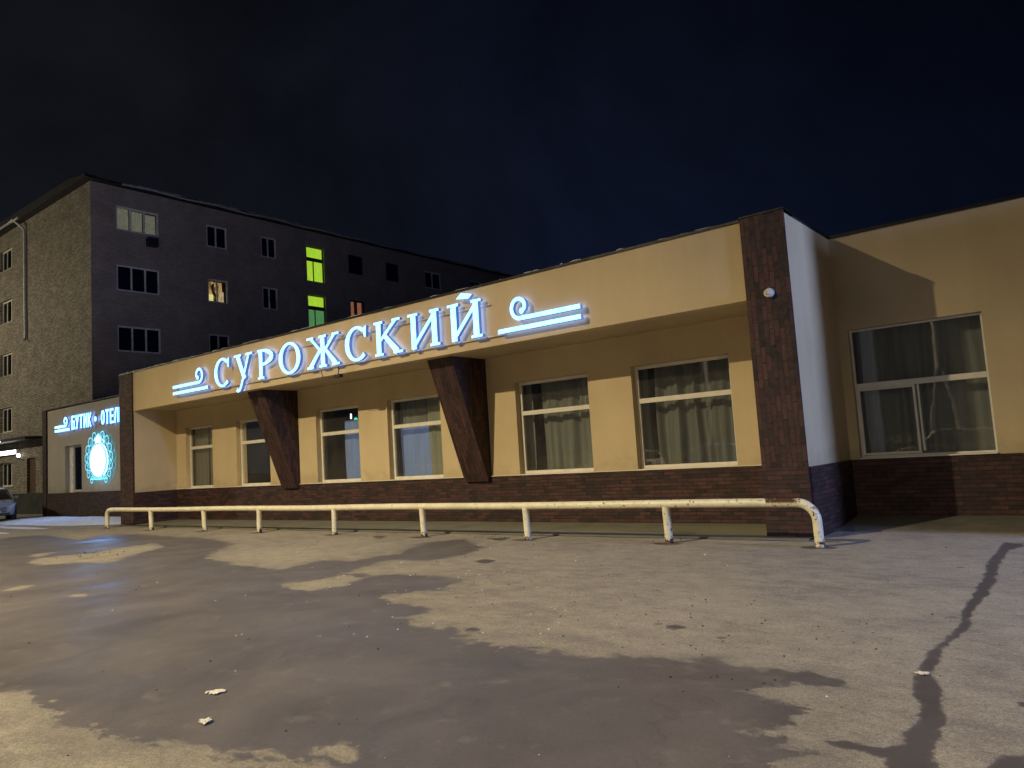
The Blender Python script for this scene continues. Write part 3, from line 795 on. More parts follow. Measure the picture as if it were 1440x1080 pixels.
# a lampshade on a table, gently lit, and things on the sill of the second window
sh = MB(); sh.cyl((-21.9, 14.62, 1.92), (-21.9, 14.62, 2.14), .30, 20, r2=.18)
sh.build('lamp_shade', emission('shaded_lamp_glow', (.62,.55,.28), .75, .3, 6), W2)

# the low wing at the left, with the second sign
YB = 15.2
BW = (-39.80, -37.92, ZB+.01, 3.36)
mb = MB(); wall_sheet(mb, 1, YB, 1, -41.90, -27.28, ZB, 5.22, [BW], .32)
mb.build('wing_wall', M['stucco_pale'], hotel)
MB().box(-41.90, -27.28, YB-.035, YB+.1, -.02, ZB+.003).build('wing_plinth', M['brick_x'], hotel)
MB().box(-42.40, -41.904, YB-.06, YB+.5, -.02, 5.26).build('pillar', M['brick_x'], hotel)
MB().box(-42.43, -27.28, YB-.05, YB+.45, 5.262, 5.30).build('coping', M['coping'], hotel)
MB().box(-42.38, -27.3, YB+.5, 16.38, 0.0, 5.1).build('wing_inner_wall', M['interior'], hotel)
f = frame_mb(1, YB+.18, 1, -39.28, -38.20, BW[2]+.02, BW[3]-.01, .09, .07, (), ()).build('window', M['pvc'], hotel)
pane_quad(1, YB+.22, -39.2, -38.3, BW[2]+.06, BW[3]-.06).build('pane', M['pane_dark'], f)
MB().box(-39.80, -39.29, YB+.16, YB+.31, BW[2], BW[3]).build('window_panel', M['pvc_old'], hotel)
MB().box(-38.19, -37.92, YB+.16, YB+.31, BW[2], BW[3]).build('window_panel', M['pane_black'], hotel)

# ------------------------------------------------------------------ lit signs
class Sign(MB):
    """flat box letters: front face lit, returns glowing blue"""
    def __init__(s, yf, depth):
        super().__init__(); s.yf, s.d, s.k = yf, depth, 0
    def poly(s, pts, wide=False):
        y = s.yf - .0012*(s.k % 6); s.k += 1
        n = len(pts)
        # orientation: counter-clockwise seen from -Y
        a = sum(p[0]*q[1]-q[0]*p[1] for p, q in zip(pts, pts[1:]+pts[:1]))
        if a < 0: pts = pts[::-1]
        b = len(s.v)
        s.v += [(p[0], y, p[1]) for p in pts]+[(p[0], y+s.d, p[1]) for p in pts]
        s.f.append(tuple(b+i for i in range(n))); s.mi.append(0)
        s.f.append(tuple(b+2*n-1-i for i in range(n))); s.mi.append(2)
        for i in range(n):
            j = (i+1) % n
            s.f.append((b+i, b+n+i, b+n+j, b+j)); s.mi.append(1)
        return s
    def bar(s, p, q, w, w2=None):
        p, q = Vector(p), Vector(q); d = (q-p).normalized(); n = Vector((-d.y, d.x)); w2 = w if w2 is None else w2
        return s.poly([tuple(p+n*w/2), tuple(q+n*w2/2), tuple(q-n*w2/2), tuple(p-n*w/2)])
    def strip(s, path, ws):
        """a bent ribbon cut in short convex pieces that share edges"""
        P = [Vector(p) for p in path]; L, Rr = [], []
        for i, p in enumerate(P):
            t = (P[min(i+1, len(P)-1)]-P[max(i-1, 0)]).normalized(); n = Vector((-t.y, t.x))
            w = ws[i] if isinstance(ws, (list, tuple)) else ws
            L.append(p+n*w/2); Rr.append(p-n*w/2)
        y = s.yf-.0012*(s.k % 6); s.k += 1
        b = len(s.v); n_ = len(P)
        for q in L+Rr: s.v.append((q.x, y, q.y))
        for q in L+Rr: s.v.append((q.x, y+s.d, q.y))
        o = 2*n_
        for i in range(n_-1):
            s.f.append((b+i, b+i+1, b+n_+i+1, b+n_+i)); s.mi.append(0)
            s.f.append((b+i, b+o+i, b+o+i+1, b+i+1)); s.mi.append(1)
            s.f.append((b+n_+i, b+n_+i+1, b+o+n_+i+1, b+o+n_+i)); s.mi.append(1)
            s.f.append((b+o+i, b+o+n_+i, b+o+n_+i+1, b+o+i+1)); s.mi.append(2)
        for i in (0, n_-1):
            s.f.append((b+i, b+n_+i, b+o+n_+i, b+o+i)); s.mi.append(1)
        return s
    def arc(s, c, rx, ry, a0, a1, wv, wh, n=26):
        """elliptic stroke: wv = weight at the sides, wh = weight at top and bottom"""
        path, ws = [], []
        for i in range(n+1):
            a = R(a0+(a1-a0)*i/n)
            w = wh+(wv-wh)*abs(math.cos(a))**1.6
            path.append((c[0]+(rx-w/2)*math.cos(a), c[1]+(ry-w/2)*math.sin(a))); ws.append(w)
        return s.strip(path, ws)
    def serif(s, x0, x1, z, up, h=.055):
        return s.poly([(x0, z), (x1, z), (x1, z+up*h), (x0, z+up*h)])
    def done(s, name, parent, mats=None):
        o = s.build(name, mats or [M['sign_face'], M['sign_edge'], M['sign_back']], parent, recalc=True)
        return o

ZL, H = 4.135, .82
TH, TN, SF = .155, .064, .05     # thick, thin, serif height
DEP = .09
YS = 12.07
sign = empty('lit_sign', (-15.5, YS, ZL), 'large lit white and blue serif letters with two curls standing on the cream fascia', 'sign')
def L(): return Sign(YS, DEP)
def st(l, x, w, z0=ZL, z1=ZL+H, top=(.07, .07), bot=(.07, .07)):
    l.poly([(x, z0), (x+w, z0), (x+w, z1), (x, z1)])
    if bot: l.serif(x-bot[0], x+w+bot[1], z0, 1)
    if top: l.serif(x-top[0], x+w+top[1], z1, -1)
def ltr_C(x, w):
    l = L(); c = (x+w*.53, ZL+H/2)
    l.arc(c, w*.53, H/2+.02, 52, 312, TH, TN, 34)
    l.poly([(x+w-.10, ZL+H*.66), (x+w-.055, ZL+H*.66), (x+w-.03, ZL+H+.0), (x+w-.085, ZL+H-.03), (x+w-.17, ZL+H*.90)])
    l.done('letter', sign)
def ltr_U(x, w):
    l = L()
    l.bar((x+.18, ZL+H-.02), (x+w*.56, ZL+.10), TH)
    l.serif(x, x+.36, ZL+H, -1)
    l.bar((x+w-.17, ZL+H-.02), (x+w*.36, ZL-.12), TN+.015)
    l.serif(x+w-.32, x+w, ZL+H, -1)
    l.strip([(x+w*.385, ZL-.06), (x+w*.33, ZL-.16), (x+w*.27, ZL-.21), (x+w*.19, ZL-.215), (x+w*.14, ZL-.17)], [.07, .08, .08, .10, .11])
    l.done('letter', sign)
def ltr_P(x, w):
    l = L(); st(l, x+.09, TH)
    c = (x+.09+TH*.8, ZL+H*.72)
    l.arc(c, w-.09-TH*.8, H*.28, -90, 90, TH, .065, 20)
    l.poly([(x+.2, ZL+H*.44), (c[0]+.01, ZL+H*.44), (c[0]+.01, ZL+H*.44+.065), (x+.2, ZL+H*.44+.065)])
    l.done('letter', sign)
def ltr_O(x, w):
    l = L(); c = (x+w/2, ZL+H/2)
    l.arc(c, w/2, H/2+.02, -90, 90, TH, TN, 26); l.arc(c, w/2, H/2+.02, 90, 270, TH, TN, 26)
    l.done('letter', sign)
def ltr_Zh(x, w):
    l = L(); cx_ = x+w/2
    st(l, cx_-TH/2, TH)
    for s_ in (-1, 1):
        l.bar((cx_+s_*(w/2-.19), ZL+H-.02), (cx_+s_*.03, ZL+H*.46), TN+.01)
        l.bar((cx_+s_*.06, ZL+H*.60), (cx_+s_*(w/2-.16), ZL+.03), TN+.02, TH-.02)
        a, b = sorted((cx_+s_*(w/2-.02), cx_+s_*(w/2-.30)))
        l.serif(a, b, ZL, 1); l.serif(a+(.02 if s_ > 0 else 0)-.0, b, ZL+H, -1)
    l.done('letter', sign)
def ltr_K(x, w):
    l = L(); st(l, x+.08, TH)
    l.bar((x+w-.20, ZL+H-.02), (x+.20, ZL+H*.42), TN+.01)
    l.bar((x+.34, ZL+H*.60), (x+w-.17, ZL+.03), TN+.04, TH)
    l.serif(x+w-.33, x+w-.06, ZL+H, -1); l.serif(x+w-.31, x+w, ZL, 1)
    l.done('letter', sign)
def ltr_I(x, w, breve=False):
    l = L()
    st(l, x+.10, TH, bot=None, top=(.10, .07))
    st(l, x+w-.10-TH, TH, top=(.05, .08), bot=(.07, .08))
    l.bar((x+.135, ZL+.01), (x+w-.12, ZL+H-.04), TN+.02)
    if breve:
        cx_ = x+w/2
        l.poly([(cx_-.22, ZL+H+.10), (cx_-.06, ZL+H+.21), (cx_+.24, ZL+H+.13), (cx_+.14, ZL+H+.05)])
    l.done('letter', sign)
ltr_C(-20.81, .84); ltr_U(-19.74, .93); ltr_P(-18.57, .77); ltr_O(-17.54, .95); ltr_Zh(-16.32, 1.36)
ltr_C(-14.75, .84); ltr_K(-13.66, .97); ltr_I(-12.49, 1.02); ltr_I(-11.23, 1.0, True)

def curl(mk, x0, x1, cx_, zlow, k, sgn, parent, w=.088, name='curl', mats=None):
    """two bars, the upper one rolling up into a curl at cx_. sgn=+1: bar runs to the right"""
    l = mk()
    lo = sorted((x0, x1))
    l.poly([(lo[0], zlow-w*k/2), (lo[1], zlow-w*k/2), (lo[1], zlow+w*k/2), (lo[0], zlow+w*k/2)])
    zu = zlow+.20*k; r = .215*k
    xe = x1 if sgn > 0 else x0
    path = [(xe, zu), ((xe+cx_)/2, zu)]
    cz = zu+r
    ws = [w*k, w*k]
    for i in range(35):
        q = i/34
        a = R(-90-q*325)
        rr = r*(1-.06*q-.56*max(0, q-.45)/.55)
        path.append((cx_+sgn*rr*math.cos(a), cz+rr*math.sin(a))); ws.append(w*k*.92)
    l.strip(path, ws)
    e = path[-1]
    l.poly([(e[0]+.062*k*math.cos(t), e[1]+.062*k*math.sin(t)) for t in np.linspace(0, 2*math.pi, 13)[:-1]])
    return l.done(name, parent, mats)
curl(L, -9.82, -7.76, -9.22, 4.155, 1.0, 1, sign)
curl(L, -23.28, -21.20, -21.72, 4.20, 1.0, -1, sign)
# frame behind the letters
fr = MB().box(-21.3, -9.75, YF-.055, YF-.03, 4.105, 4.128); fr.box(-18.7, -10.1, YF-.055, YF-.03, 4.80, 4.82)
for x in np.arange(-21.2, -9.8, 1.27):
    fr.box(x, x+.02, YF-.03, YF, 4.09, 4.14)
fr.build('mounting_rail', M['metal'], sign)
for cb in ([(-15.95, YF-.012, 4.12), (-15.93, YF-.012, 4.0), (-15.9, YF-.012, 3.90), (-15.75, YF+.03, 3.87), (-15.5, YF+.06, 3.875)],
           [(-15.25, YF-.012, 4.12), (-15.25, YF-.012, 3.97), (-15.28, YF-.012, 3.90)]):
    mb = MB(); mb.tube(cb, .008, 6); mb.build('cable', M['darkmetal'], sign)
MB().box(-15.52, -15.26, YF+.02, YF+.14, 3.845, 3.918).build('driver_box', M['darkmetal'], sign, bevel=.008)

# second sign on the wing: curl, two words and a dot
YS2 = YB-.16
FACE2 = [M['sign_face_cyan'], M['sign_edge'], M['sign_back']]
sign2 = empty('lit_sign', (-37.5, YS2, 4.1), 'small lit cyan block letters with a curl and a dot on the low wing', 'sign')
def L2(): return Sign(YS2, .07)
curl(L2, -40.55, -38.83, -39.32, 4.13, .93, -1, sign2, .11, 'curl', FACE2)
Z2, H2, T2 = 4.09, .64, .105
def rect(l, x0, x1, z0, z1): l.poly([(x0, Z2+z0*H2), (x1, Z2+z0*H2), (x1, Z2+z1*H2), (x0, Z2+z1*H2)])
def block(ch, x, w=.36):
    l = L2(); t = T2; th = t/H2
    if ch == 'B':
        rect(l, x, x+t, 0, 1); rect(l, x+t, x+w*.92, 1-th*.85, 1)
        rect(l, x+t, x+w-.03, .50, .50+th*.8); rect(l, x+w-t, x+w, .05, .56); rect(l, x+t, x+w-.03, 0, th*.8)
    if ch == 'U':
        l.bar((x+.05, Z2+H2), (x+w*.55, Z2+H2*.30), t); l.bar((x+w-.05, Z2+H2), (x+w*.34, Z2), t); rect(l, x+.02, x+w*.38, 0, th*.8)
    if ch == 'T':
        rect(l, x+w/2-t/2, x+w/2+t/2, 0, 1-th*.85); rect(l, x, x+w, 1-th*.85, 1)
    if ch == 'I':
        rect(l, x, x+t, 0, 1); rect(l, x+w-t, x+w, 0, 1); l.bar((x+t*.6, Z2+H2*.10), (x+w-t*.6, Z2+H2*.90), t*.9)
    if ch == 'K':
        rect(l, x, x+t, 0, 1); l.bar((x+t, Z2+H2*.45), (x+w-.04, Z2+H2), t*.95); l.bar((x+t*1.1, Z2+H2*.55), (x+w-.04, Z2), t*.95)
    if ch == 'O':
        l.arc((x+w/2, Z2+H2/2), w/2, H2/2, -90, 90, t, t*.85, 14); l.arc((x+w/2, Z2+H2/2), w/2, H2/2, 90, 270, t, t*.85, 14)
    if ch == 'E':
        rect(l, x, x+t, 0, 1)
        for z in (0, .5-th*.4, 1-th*.8): rect(l, x+t, x+w-(.03 if z else 0), z, z+th*.8)
    if ch == 'L':
        rect(l, x+w-t, x+w, 0, 1); rect(l, x+.09, x+w-t, 1-th*.85, 1); l.bar((x+.13, Z2+H2), (x+.04, Z2), t*.9)
    if ch == 'b':
        rect(l, x, x+t, 0, 1); rect(l, x+t, x+w-.03, .50, .50+th*.8); rect(l, x+w-t, x+w, .05, .56); rect(l, x+t, x+w-.03, 0, th*.8)
    l.done('letter', sign2, FACE2)
for i, ch in enumerate('BUTIK'): block(ch, -38.60+i*.445)
for i, ch in enumerate('OTELb'): block(ch, -35.45+i*.445)
l = L2(); l.poly([(-36.03+.11*math.cos(t), 4.40+.11*math.sin(t)) for t in np.linspace(0, 2*math.pi, 17)[:-1]]); l.done('dot', sign2, FACE2)
MB().box(-40.4, -33.2, YB-.05, YB-.03, 4.15, 4.17).build('mounting_rail', M['metal'], sign2)

# emblem: bright oval in a wreath of scrolls under a small crown
emb = empty('lit_emblem', (-35.82, YB-.15, 1.7), 'bright oval emblem in a cyan wreath of scrolls with a small crown', 'emblem')
EX, EZ = -35.82, 2.50
NE = [M['neon'], M['neon_edge'], M['neon']]
def L3(y=YB-.13, d=.05): return Sign(y, d)
l = L3(YB-.17, .09); l.poly([(EX+.76*math.cos(t), EZ+.72*math.sin(t)*(1 if math.sin(t) > 0 else .96)) for t in np.linspace(0, 2*math.pi, 41)[:-1]]); l.done('oval_panel', emb, [M['oval'], M['neon'], M['oval']])
l = L3(); l.strip([(EX+.97*math.cos(t), EZ+.84*math.sin(t)) for t in np.linspace(0, 2*math.pi, 61)], .045); l.done('ring', emb, NE)
def scroll(ang, size, flip, turns=1.25):
    ca, sa = math.cos(ang), math.sin(ang)
    bx, bz = EX+1.02*ca, EZ+.88*sa
    path = []
    for i in range(25):
        q = i/24; a = q*turns*2*math.pi; r = size*(1-.62*q)
        u, v = size*1.0-r*math.cos(a), flip*r*math.sin(a)
        path.append((bx+u*ca-v*sa, bz+(u*sa+v*ca)))
    l = L3(); l.strip(path, .05); l.done('scroll', emb, NE)
for i, (deg, sz) in enumerate([(70,.27),(48,.27),(27,.25),(7,.23),(-13,.22),(-33,.21),(-54,.18)]):
    scroll(R(deg), sz, 1); scroll(R(180-deg), sz, -1)
l = L3(); l.poly([(EX-.85, 1.655), (EX+.85, 1.655), (EX+.80, 1.72), (EX-.80, 1.72)])
for s_ in (-1, 1):
    l.bar((EX+s_*.25, 1.72), (EX+s_*.38, 1.86), .05); l.bar((EX+s_*.52, 1.72), (EX+s_*.66, 1.90), .05)
l.done('base_bar', emb, NE)
l = L3(YB-.15, .07)
l.poly([(EX-.24, 3.32), (EX+.24, 3.32), (EX+.27, 3.41), (EX-.27, 3.41)])
for dx, h in ((-.24, .16), (-.12, .22), (0, .31), (.12, .22), (.24, .16)):
    l.poly([(EX+dx-.05, 3.41), (EX+dx+.05, 3.41), (EX+dx*1.15, 3.41+h)])
l.done('crown', emb, [M['oval'], M['neon'], M['oval']])

# ------------------------------------------------------------------ railing of white pipe
rl = empty('pipe_railing', (-15, 11.4, 0), 'long low railing of chipped cream painted pipe with nine posts', 'railing')
RY, RR = 11.40, .068
def bend(x, z, sx, r, n=7):
    return [(x+sx*r*math.sin(a), RY, z-r*(1-math.cos(a))) for a in np.linspace(0, math.pi/2, n)]
path = [(x, RY+.008*math.sin(x*1.3), .622+.014*(x+26)/22+.006*math.sin(x*.9)) for x in np.linspace(-26.2, -3.86, 60)]
left = [(-26.50, RY, -.05), (-26.50, RY, .25)] + [(-26.50+.22*(1-math.cos(a)), RY, .40+.22*math.sin(a)) for a in np.linspace(0, math.pi/2, 6)]
zr = path[-1][2]
right = bend(-3.80, zr, 1, .27) + [(-3.53, RY, .2), (-3.52, RY, -.05)]
mb = MB(); mb.tube(left+path[1:]+right, RR, 18)
mb.build('rail', M['rail'], rl, smooth=True)
rng = random.Random(2)
for x in POSTS[1:-1]:
    dx = rng.uniform(-.03, .03)
    mb = MB(); zt = .60
    mb.tube([(x+dx, RY+.01, -.05), (x+dx*.5, RY+.005, .3), (x, RY, zt)], RR*.98, 16)
    mb.build('post', M['rail'], rl, smooth=True)

# ------------------------------------------------------------------ security camera on the brick pillar
sc_ = empty('security_camera', (-4.18, YF-.03, 3.97), 'round white security camera on the tall right brick pillar', 'camera')
mb = MB(); mb.cyl((-4.18, YF-.03, 3.97), (-4.18, YF-.07, 3.97), .075, 24); mb.cyl((-4.18, YF-.07, 3.97), (-4.19, YF-.13, 3.955), .068, 24, r2=.06)
mb.build('housing', M['white'], sc_, smooth=True)
mb = MB(); mb.cyl((-4.19, YF-.131, 3.955), (-4.192, YF-.15, 3.95), .035, 16, r2=.02); mb.build('lens', M['metal'], sc_)

# ------------------------------------------------------------------ the block of flats behind
XB, YA, ZA = -39.6, 16.40, 16.9
flats = empty('apartment_building', (XB, YA, 0), 'dark five storey brick block of flats rising behind the hotel at the left', 'building')
ROWS = [(14.60, 15.90), (11.36, 12.74), (8.16, 9.52), (4.80, 6.25), (1.60, 2.98)]
rng = random.Random(11)
# front wall (faces the yard) and its windows
fop, fwin = [], []
for xs_ in (-52.30, -56.8, -61.3, -65.8):
    for z0, z1 in ROWS: fop.append((xs_, xs_+1.98, z0, z1))
DOORO = (-48.12, -46.85, 1.16, 3.12)
mb = MB(); wall_sheet(mb, 1, YA, 1, -72, XB, 1.15, ZA, fop+[DOORO], .24)
mb.build('wall', M['block_x'], flats)
MB().box(-72, XB+.03, YA-.045, YA+.1, -.02, 1.152).build('plinth', M['plinth_grey'], flats)
for a, b, z0, z1 in fop:
    f = frame_mb(1, YA+.14, 1, a, b, z0, z1, .075, .07, (), ((a+.72, z0+.075, z1-.075), (a+1.42, z0+.075, z1-.075))).build('window', M['pvc'], flats)
    pane_quad(1, YA+.18, a+.03, b-.03, z0+.03, z1-.03).build('pane', M['pane_black'], f)
    MB().box(a-.04, b+.04, YA-.05, YA+.138, z0-.035, z0-.003).build('sill', M['metal'], f)
# side wall over the hotel
cols = [(17.66, 19.92, 3), (22.70, 23.98, 2), (26.25, 27.32, 2), (33.0, 34.26, 2), (36.40, 37.62, 2), (40.3, 42.05, 2), (45.5, 46.8, 2)]
sop = []
for ci, (a, b, n) in enumerate(cols):
    for ri, (z0, z1) in enumerate(ROWS[:4]): sop.append((a, b, z0, z1, ci, ri, n))
stair = [(29.58, 30.97, 13.57, 15.92), (29.58, 30.97, 10.36, 12.70), (29.58, 30.97, 7.15, 9.5)]
mb = MB(); wall_sheet(mb, 0, XB, -1, YA, 53, 0, ZA, [o[:4] for o in sop]+stair, .24)
mb.build('side_wall', M['block_y'], flats)
LIT = {(0,0): 'blind', (1,1): 'warm_room', (3,1): 'red_room'}
for a, b, z0, z1, ci, ri, n in sop:
    if n == 3: mull = ((a+.78, z0+.07, z1-.07), (a+1.50, z0+.07, z1-.07))
    else: mull = ((a+(b-a)*.47, z0+.06, z1-.06),)
    lit = LIT.get((ci, ri))
    fm = M['pvc_old'] if ci in (0, 1, 2, 5, 6) else M['darkmetal']
    f = frame_mb(0, XB-.05, -1, a, b, z0, z1, .085, .07, (), mull).build('window', fm, flats)
    pane_quad(0, XB-.09, a+.03, b-.03, z0+.03, z1-.03).build('pane', M['glass'] if lit else M['pane_dark'], f)
    if lit == 'blind':
        for k, (ua, ub) in enumerate(((a+.06, a+.74), (a+.84, a+1.46), (a+1.56, b-.08))):
            curtain_q = MB().box(XB-.24, XB-.235, ua, ub, z0+.05, z1-.06-.03*k)
            curtain_q.build('blind', M['blind'], f)
    elif lit == 'warm_room':
        MB().box(XB-.7, XB-.69, a, b, z0, z1).build('room_wall', M['warm_room'], f)
        MB().box(XB-.40, XB-.36, a+.12, a+.52, z0+.06, z0+.52).build('lit_blind', emission('yellow_lit_blind', (.95,.80,.30), 1.1, .25, 9), f)
        mb = MB(); mb.tube([(XB-.42, a+.62+.1*math.sin(z*5), z0+z) for z in np.linspace(.05, 1.2, 10)], [.05+.04*math.sin(i*2.1)**2 for i in range(10)], 8)
        mb.build('plant', M['mud'], f)
        MB().box(XB-.34, XB-.32, a+.9, b-.12, z0+.06, z0+.75).build('lit_blind', emission('peach_lit_blind', (.85,.62,.35), .7, .5, 7), f)
    elif lit == 'red_room':
        for ua, ub in ((a+.10, a+.50), (a+.70, b-.10)):
            MB().box(XB-.24, XB-.235, ua, ub, z0+.05, z1-.06).build('curtain', M['red_room'], f)
        MB().box(XB-.6, XB-.59, a, b, z0, z1).build('room_wall', M['interior'], f)
for k, (a, b, z0, z1) in enumerate(stair):
    zt = z0+1.50
    f = frame_mb(0, XB-.13, -1, a, b, z0, z1, .07, .07, (zt,), ((a+.60, z0+.07, zt-.12),), tw=.24).build('window', M['darkmetal'], flats)
    pane_quad(0, XB-.165, a+.03, b-.03, zt+.03, z1-.03).build('pane', M['green_lit'], f)
    pane_quad(0, XB-.165, a+.03, b-.03, z0+.03, zt-.03).build('pane', M['green_lit'] if k == 0 else M['green_dim'], f)
MB().box(XB+.002, XB+.34, 19.2, 19.75, 13.95, 14.42).build('air_conditioner', M['darkmetal'], flats, bevel=.02)
MB().box(-72, XB-.9, YA+.9, 53, -.02, ZA-.1).build('inner_wall', M['interior'], flats)
# roof: slab with eaves, low pitch, gutter catching the light
mb = MB()
mb.prism([(-72.4, ZA+.002), (XB+.42, ZA+.002), (XB+.42, ZA+.12), (XB-1.6, ZA+.42), (-50, ZA+.50), (-72.4, ZA+.3)], 1, YA-.42, 53.4)
mb.build('roof', M['roof'], flats)
rng = random.Random(3)
mb = MB(); y = YA+1.0
pts = [(XB+.47, yy, ZA+.05+.03*math.sin(yy*1.7)) for yy in np.linspace(YA+1.4, 53, 60)]
mb.tube(pts, .06, 8)
mb.tube([(x, YA-.47, ZA+.05+.02*math.sin(x*2.1)) for x in np.linspace(-72, -48.0, 40)], .06, 8)
mb.build('gutter', M['metal'], flats, smooth=True)
mb = MB()
for i in range(16):
    yy = rng.uniform(18.5, 30); l = rng.uniform(.3, 1.6); mb.box(XB+.36, XB+.46, yy, yy+l, ZA+.125, ZA+.125+rng.uniform(.02, .05))
tag(mb.build('snow', M['snow'], flats), kind='stuff')
mb = MB()
mb.tube([(-49.35, YA-.5, ZA+.03), (-48.75, YA-.5, ZA+.1), (-48.25, YA-.25, ZA-.35), (-48.10, YA-.10, ZA-.6), (-48.08, YA-.10, 12), (-48.02, YA-.10, 9.95), (-47.80, YA-.28, 9.75)], .075, 10)
mb.build('downpipe', M['metal'], flats, smooth=True)
for x, y, h, w in ((-42.2, 17.0, .55, .5), (-43.6, 17.0, .35, .35), (-45.3, 17.0, .3, .6)):
    mb = MB().box(x, x+w, y, y+w, ZA+.3, ZA+.5+h); mb.box(x-.08, x+w+.08, y-.08, y+w+.08, ZA+.503+h, ZA+.58+h)
    mb.build('roof_vent', M['darkmetal'], flats)
# the entrance side: door, steps, canopy
f = frame_mb(1, YA+.10, 1, DOORO[0], DOORO[1], DOORO[2], DOORO[3], .06, .09, (), ()).build('door_frame', M['door'], flats)
dl = MB().box(DOORO[0]+.06, DOORO[1]-.06, YA+.13, YA+.17, DOORO[2]+.06, DOORO[3]-.06).build('door', M['door'], flats)
mb = MB(); mb.cyl((-47.0, YA+.08, 2.1), (-47.0, YA+.13, 2.1), .03, 10); mb.tube([(-47.0, YA+.075, 2.03), (-47.0, YA+.075, 2.17)], .015, 8); mb.build('handle', M['metal'], dl)
MB().box(-58, -45.9, YA-.85, YA-.002, 4.10, 4.24).build('canopy', M['darkmetal'], flats)

# lit tubes and light box over the shop window, bracket lamp
tb = empty('tube_light', (-54, YA-.9, 4.1), 'long bright white tube under the dark canopy edge at the far left', 'lamp')
MB().box(-58, -49.3, YA-.93, YA-.86, 4.11, 4.19).build('housing', M['white'], tb)
mb = MB(); mb.cyl((-57.9, YA-.96, 4.14), (-49.35, YA-.96, 4.14), .035, 12); mb.build('tube', M['tube'], tb)
lb = empty('light_box', (-54, YA-.2, 3.55), 'blank white glowing light box above the far left ground floor window', 'light box')
MB().box(-58, -49.27, YA-.16, YA-.002, 3.41, 3.69).build('housing', M['white'], lb)
MB().box(-57.97, -49.30, YA-.166, YA-.161, 3.44, 3.66).build('panel', M['tube'], lb)
wl = empty('wall_lamp', (-48.72, YA, 3.3), 'small round wall lamp beside the brown door', 'lamp')
mb = MB(); mb.tube([(-48.72, YA-.003, 3.05), (-48.72, YA-.16, 3.05), (-48.72, YA-.22, 3.16)], .02, 8); mb.cyl((-48.72, YA-.22, 3.14), (-48.72, YA-.22, 3.2), .09, 14)
mb.build('bracket', M['darkmetal'], wl)
mb = MB(); mb.tube([(-48.72, YA-.22, 3.2), (-48.72, YA-.22, 3.26), (-48.72, YA-.22, 3.36), (-48.72, YA-.22, 3.42)], [.06, .10, .10, .04], 14); mb.build('globe', M['bulb'], wl, smooth=True)

# ------------------------------------------------------------------ cars
def car_paint(name, col):
    t = MT(name)
    c = t.scale(t.n('ShaderNodeRGB').outputs[0], t.rng(t.noise(4, 5, .7), .3, .75, 1.1, .7))
    [n for n in t.nt.nodes if n.type == 'RGB'][0].outputs[0].default_value = (*col, 1)
    m_ = t.pbr(c, t.rng(t.noise(7, 4), .3, .7, .18, .45), .1)
    t.nt.nodes[[n.name for n in t.nt.nodes if n.type == 'BSDF_PRINCIPLED'][0]].inputs['Coat Weight'].default_value = .7
    return m_
M['tyre'] = simple('tyre_rubber', (.02,.02,.02), .85, 0, .2, 9)
M['rim'] = simple('alloy_rim', (.35,.35,.36), .3, .8, .1, 9)
M['carglass'] = dark_pane('car_glass', (.012,.014,.016), .05)
M['blackplastic'] = simple('black_plastic', (.02,.02,.02), .6, 0, .2, 9)
def lens_mat(name, col, e=0):
    t = MT(name); return t.pbr(col, .08, .2, None, col, e)
M['headlens'] = lens_mat('headlight_lens', (.6,.62,.65)); M['taillens'] = lens_mat('tail_light_lens', (.25,.01,.01))
M['plate'] = simple('number_plate', (.6,.6,.58), .5)

def loft(mb, stations):
    """stations: list of rings (same count)"""
    n = len(stations[0]); vs = [p for s_ in stations for p in s_]; fs = []
    for i in range(len(stations)-1):
        for k in range(n):
            k2 = (k+1) % n; fs.append((i*n+k, i*n+k2, (i+1)*n+k2, (i+1)*n+k))
    fs.append(tuple(range(n))); fs.append(tuple((len(stations)-1)*n+k for k in range(n-1, -1, -1)))
    mb._add(vs, fs)

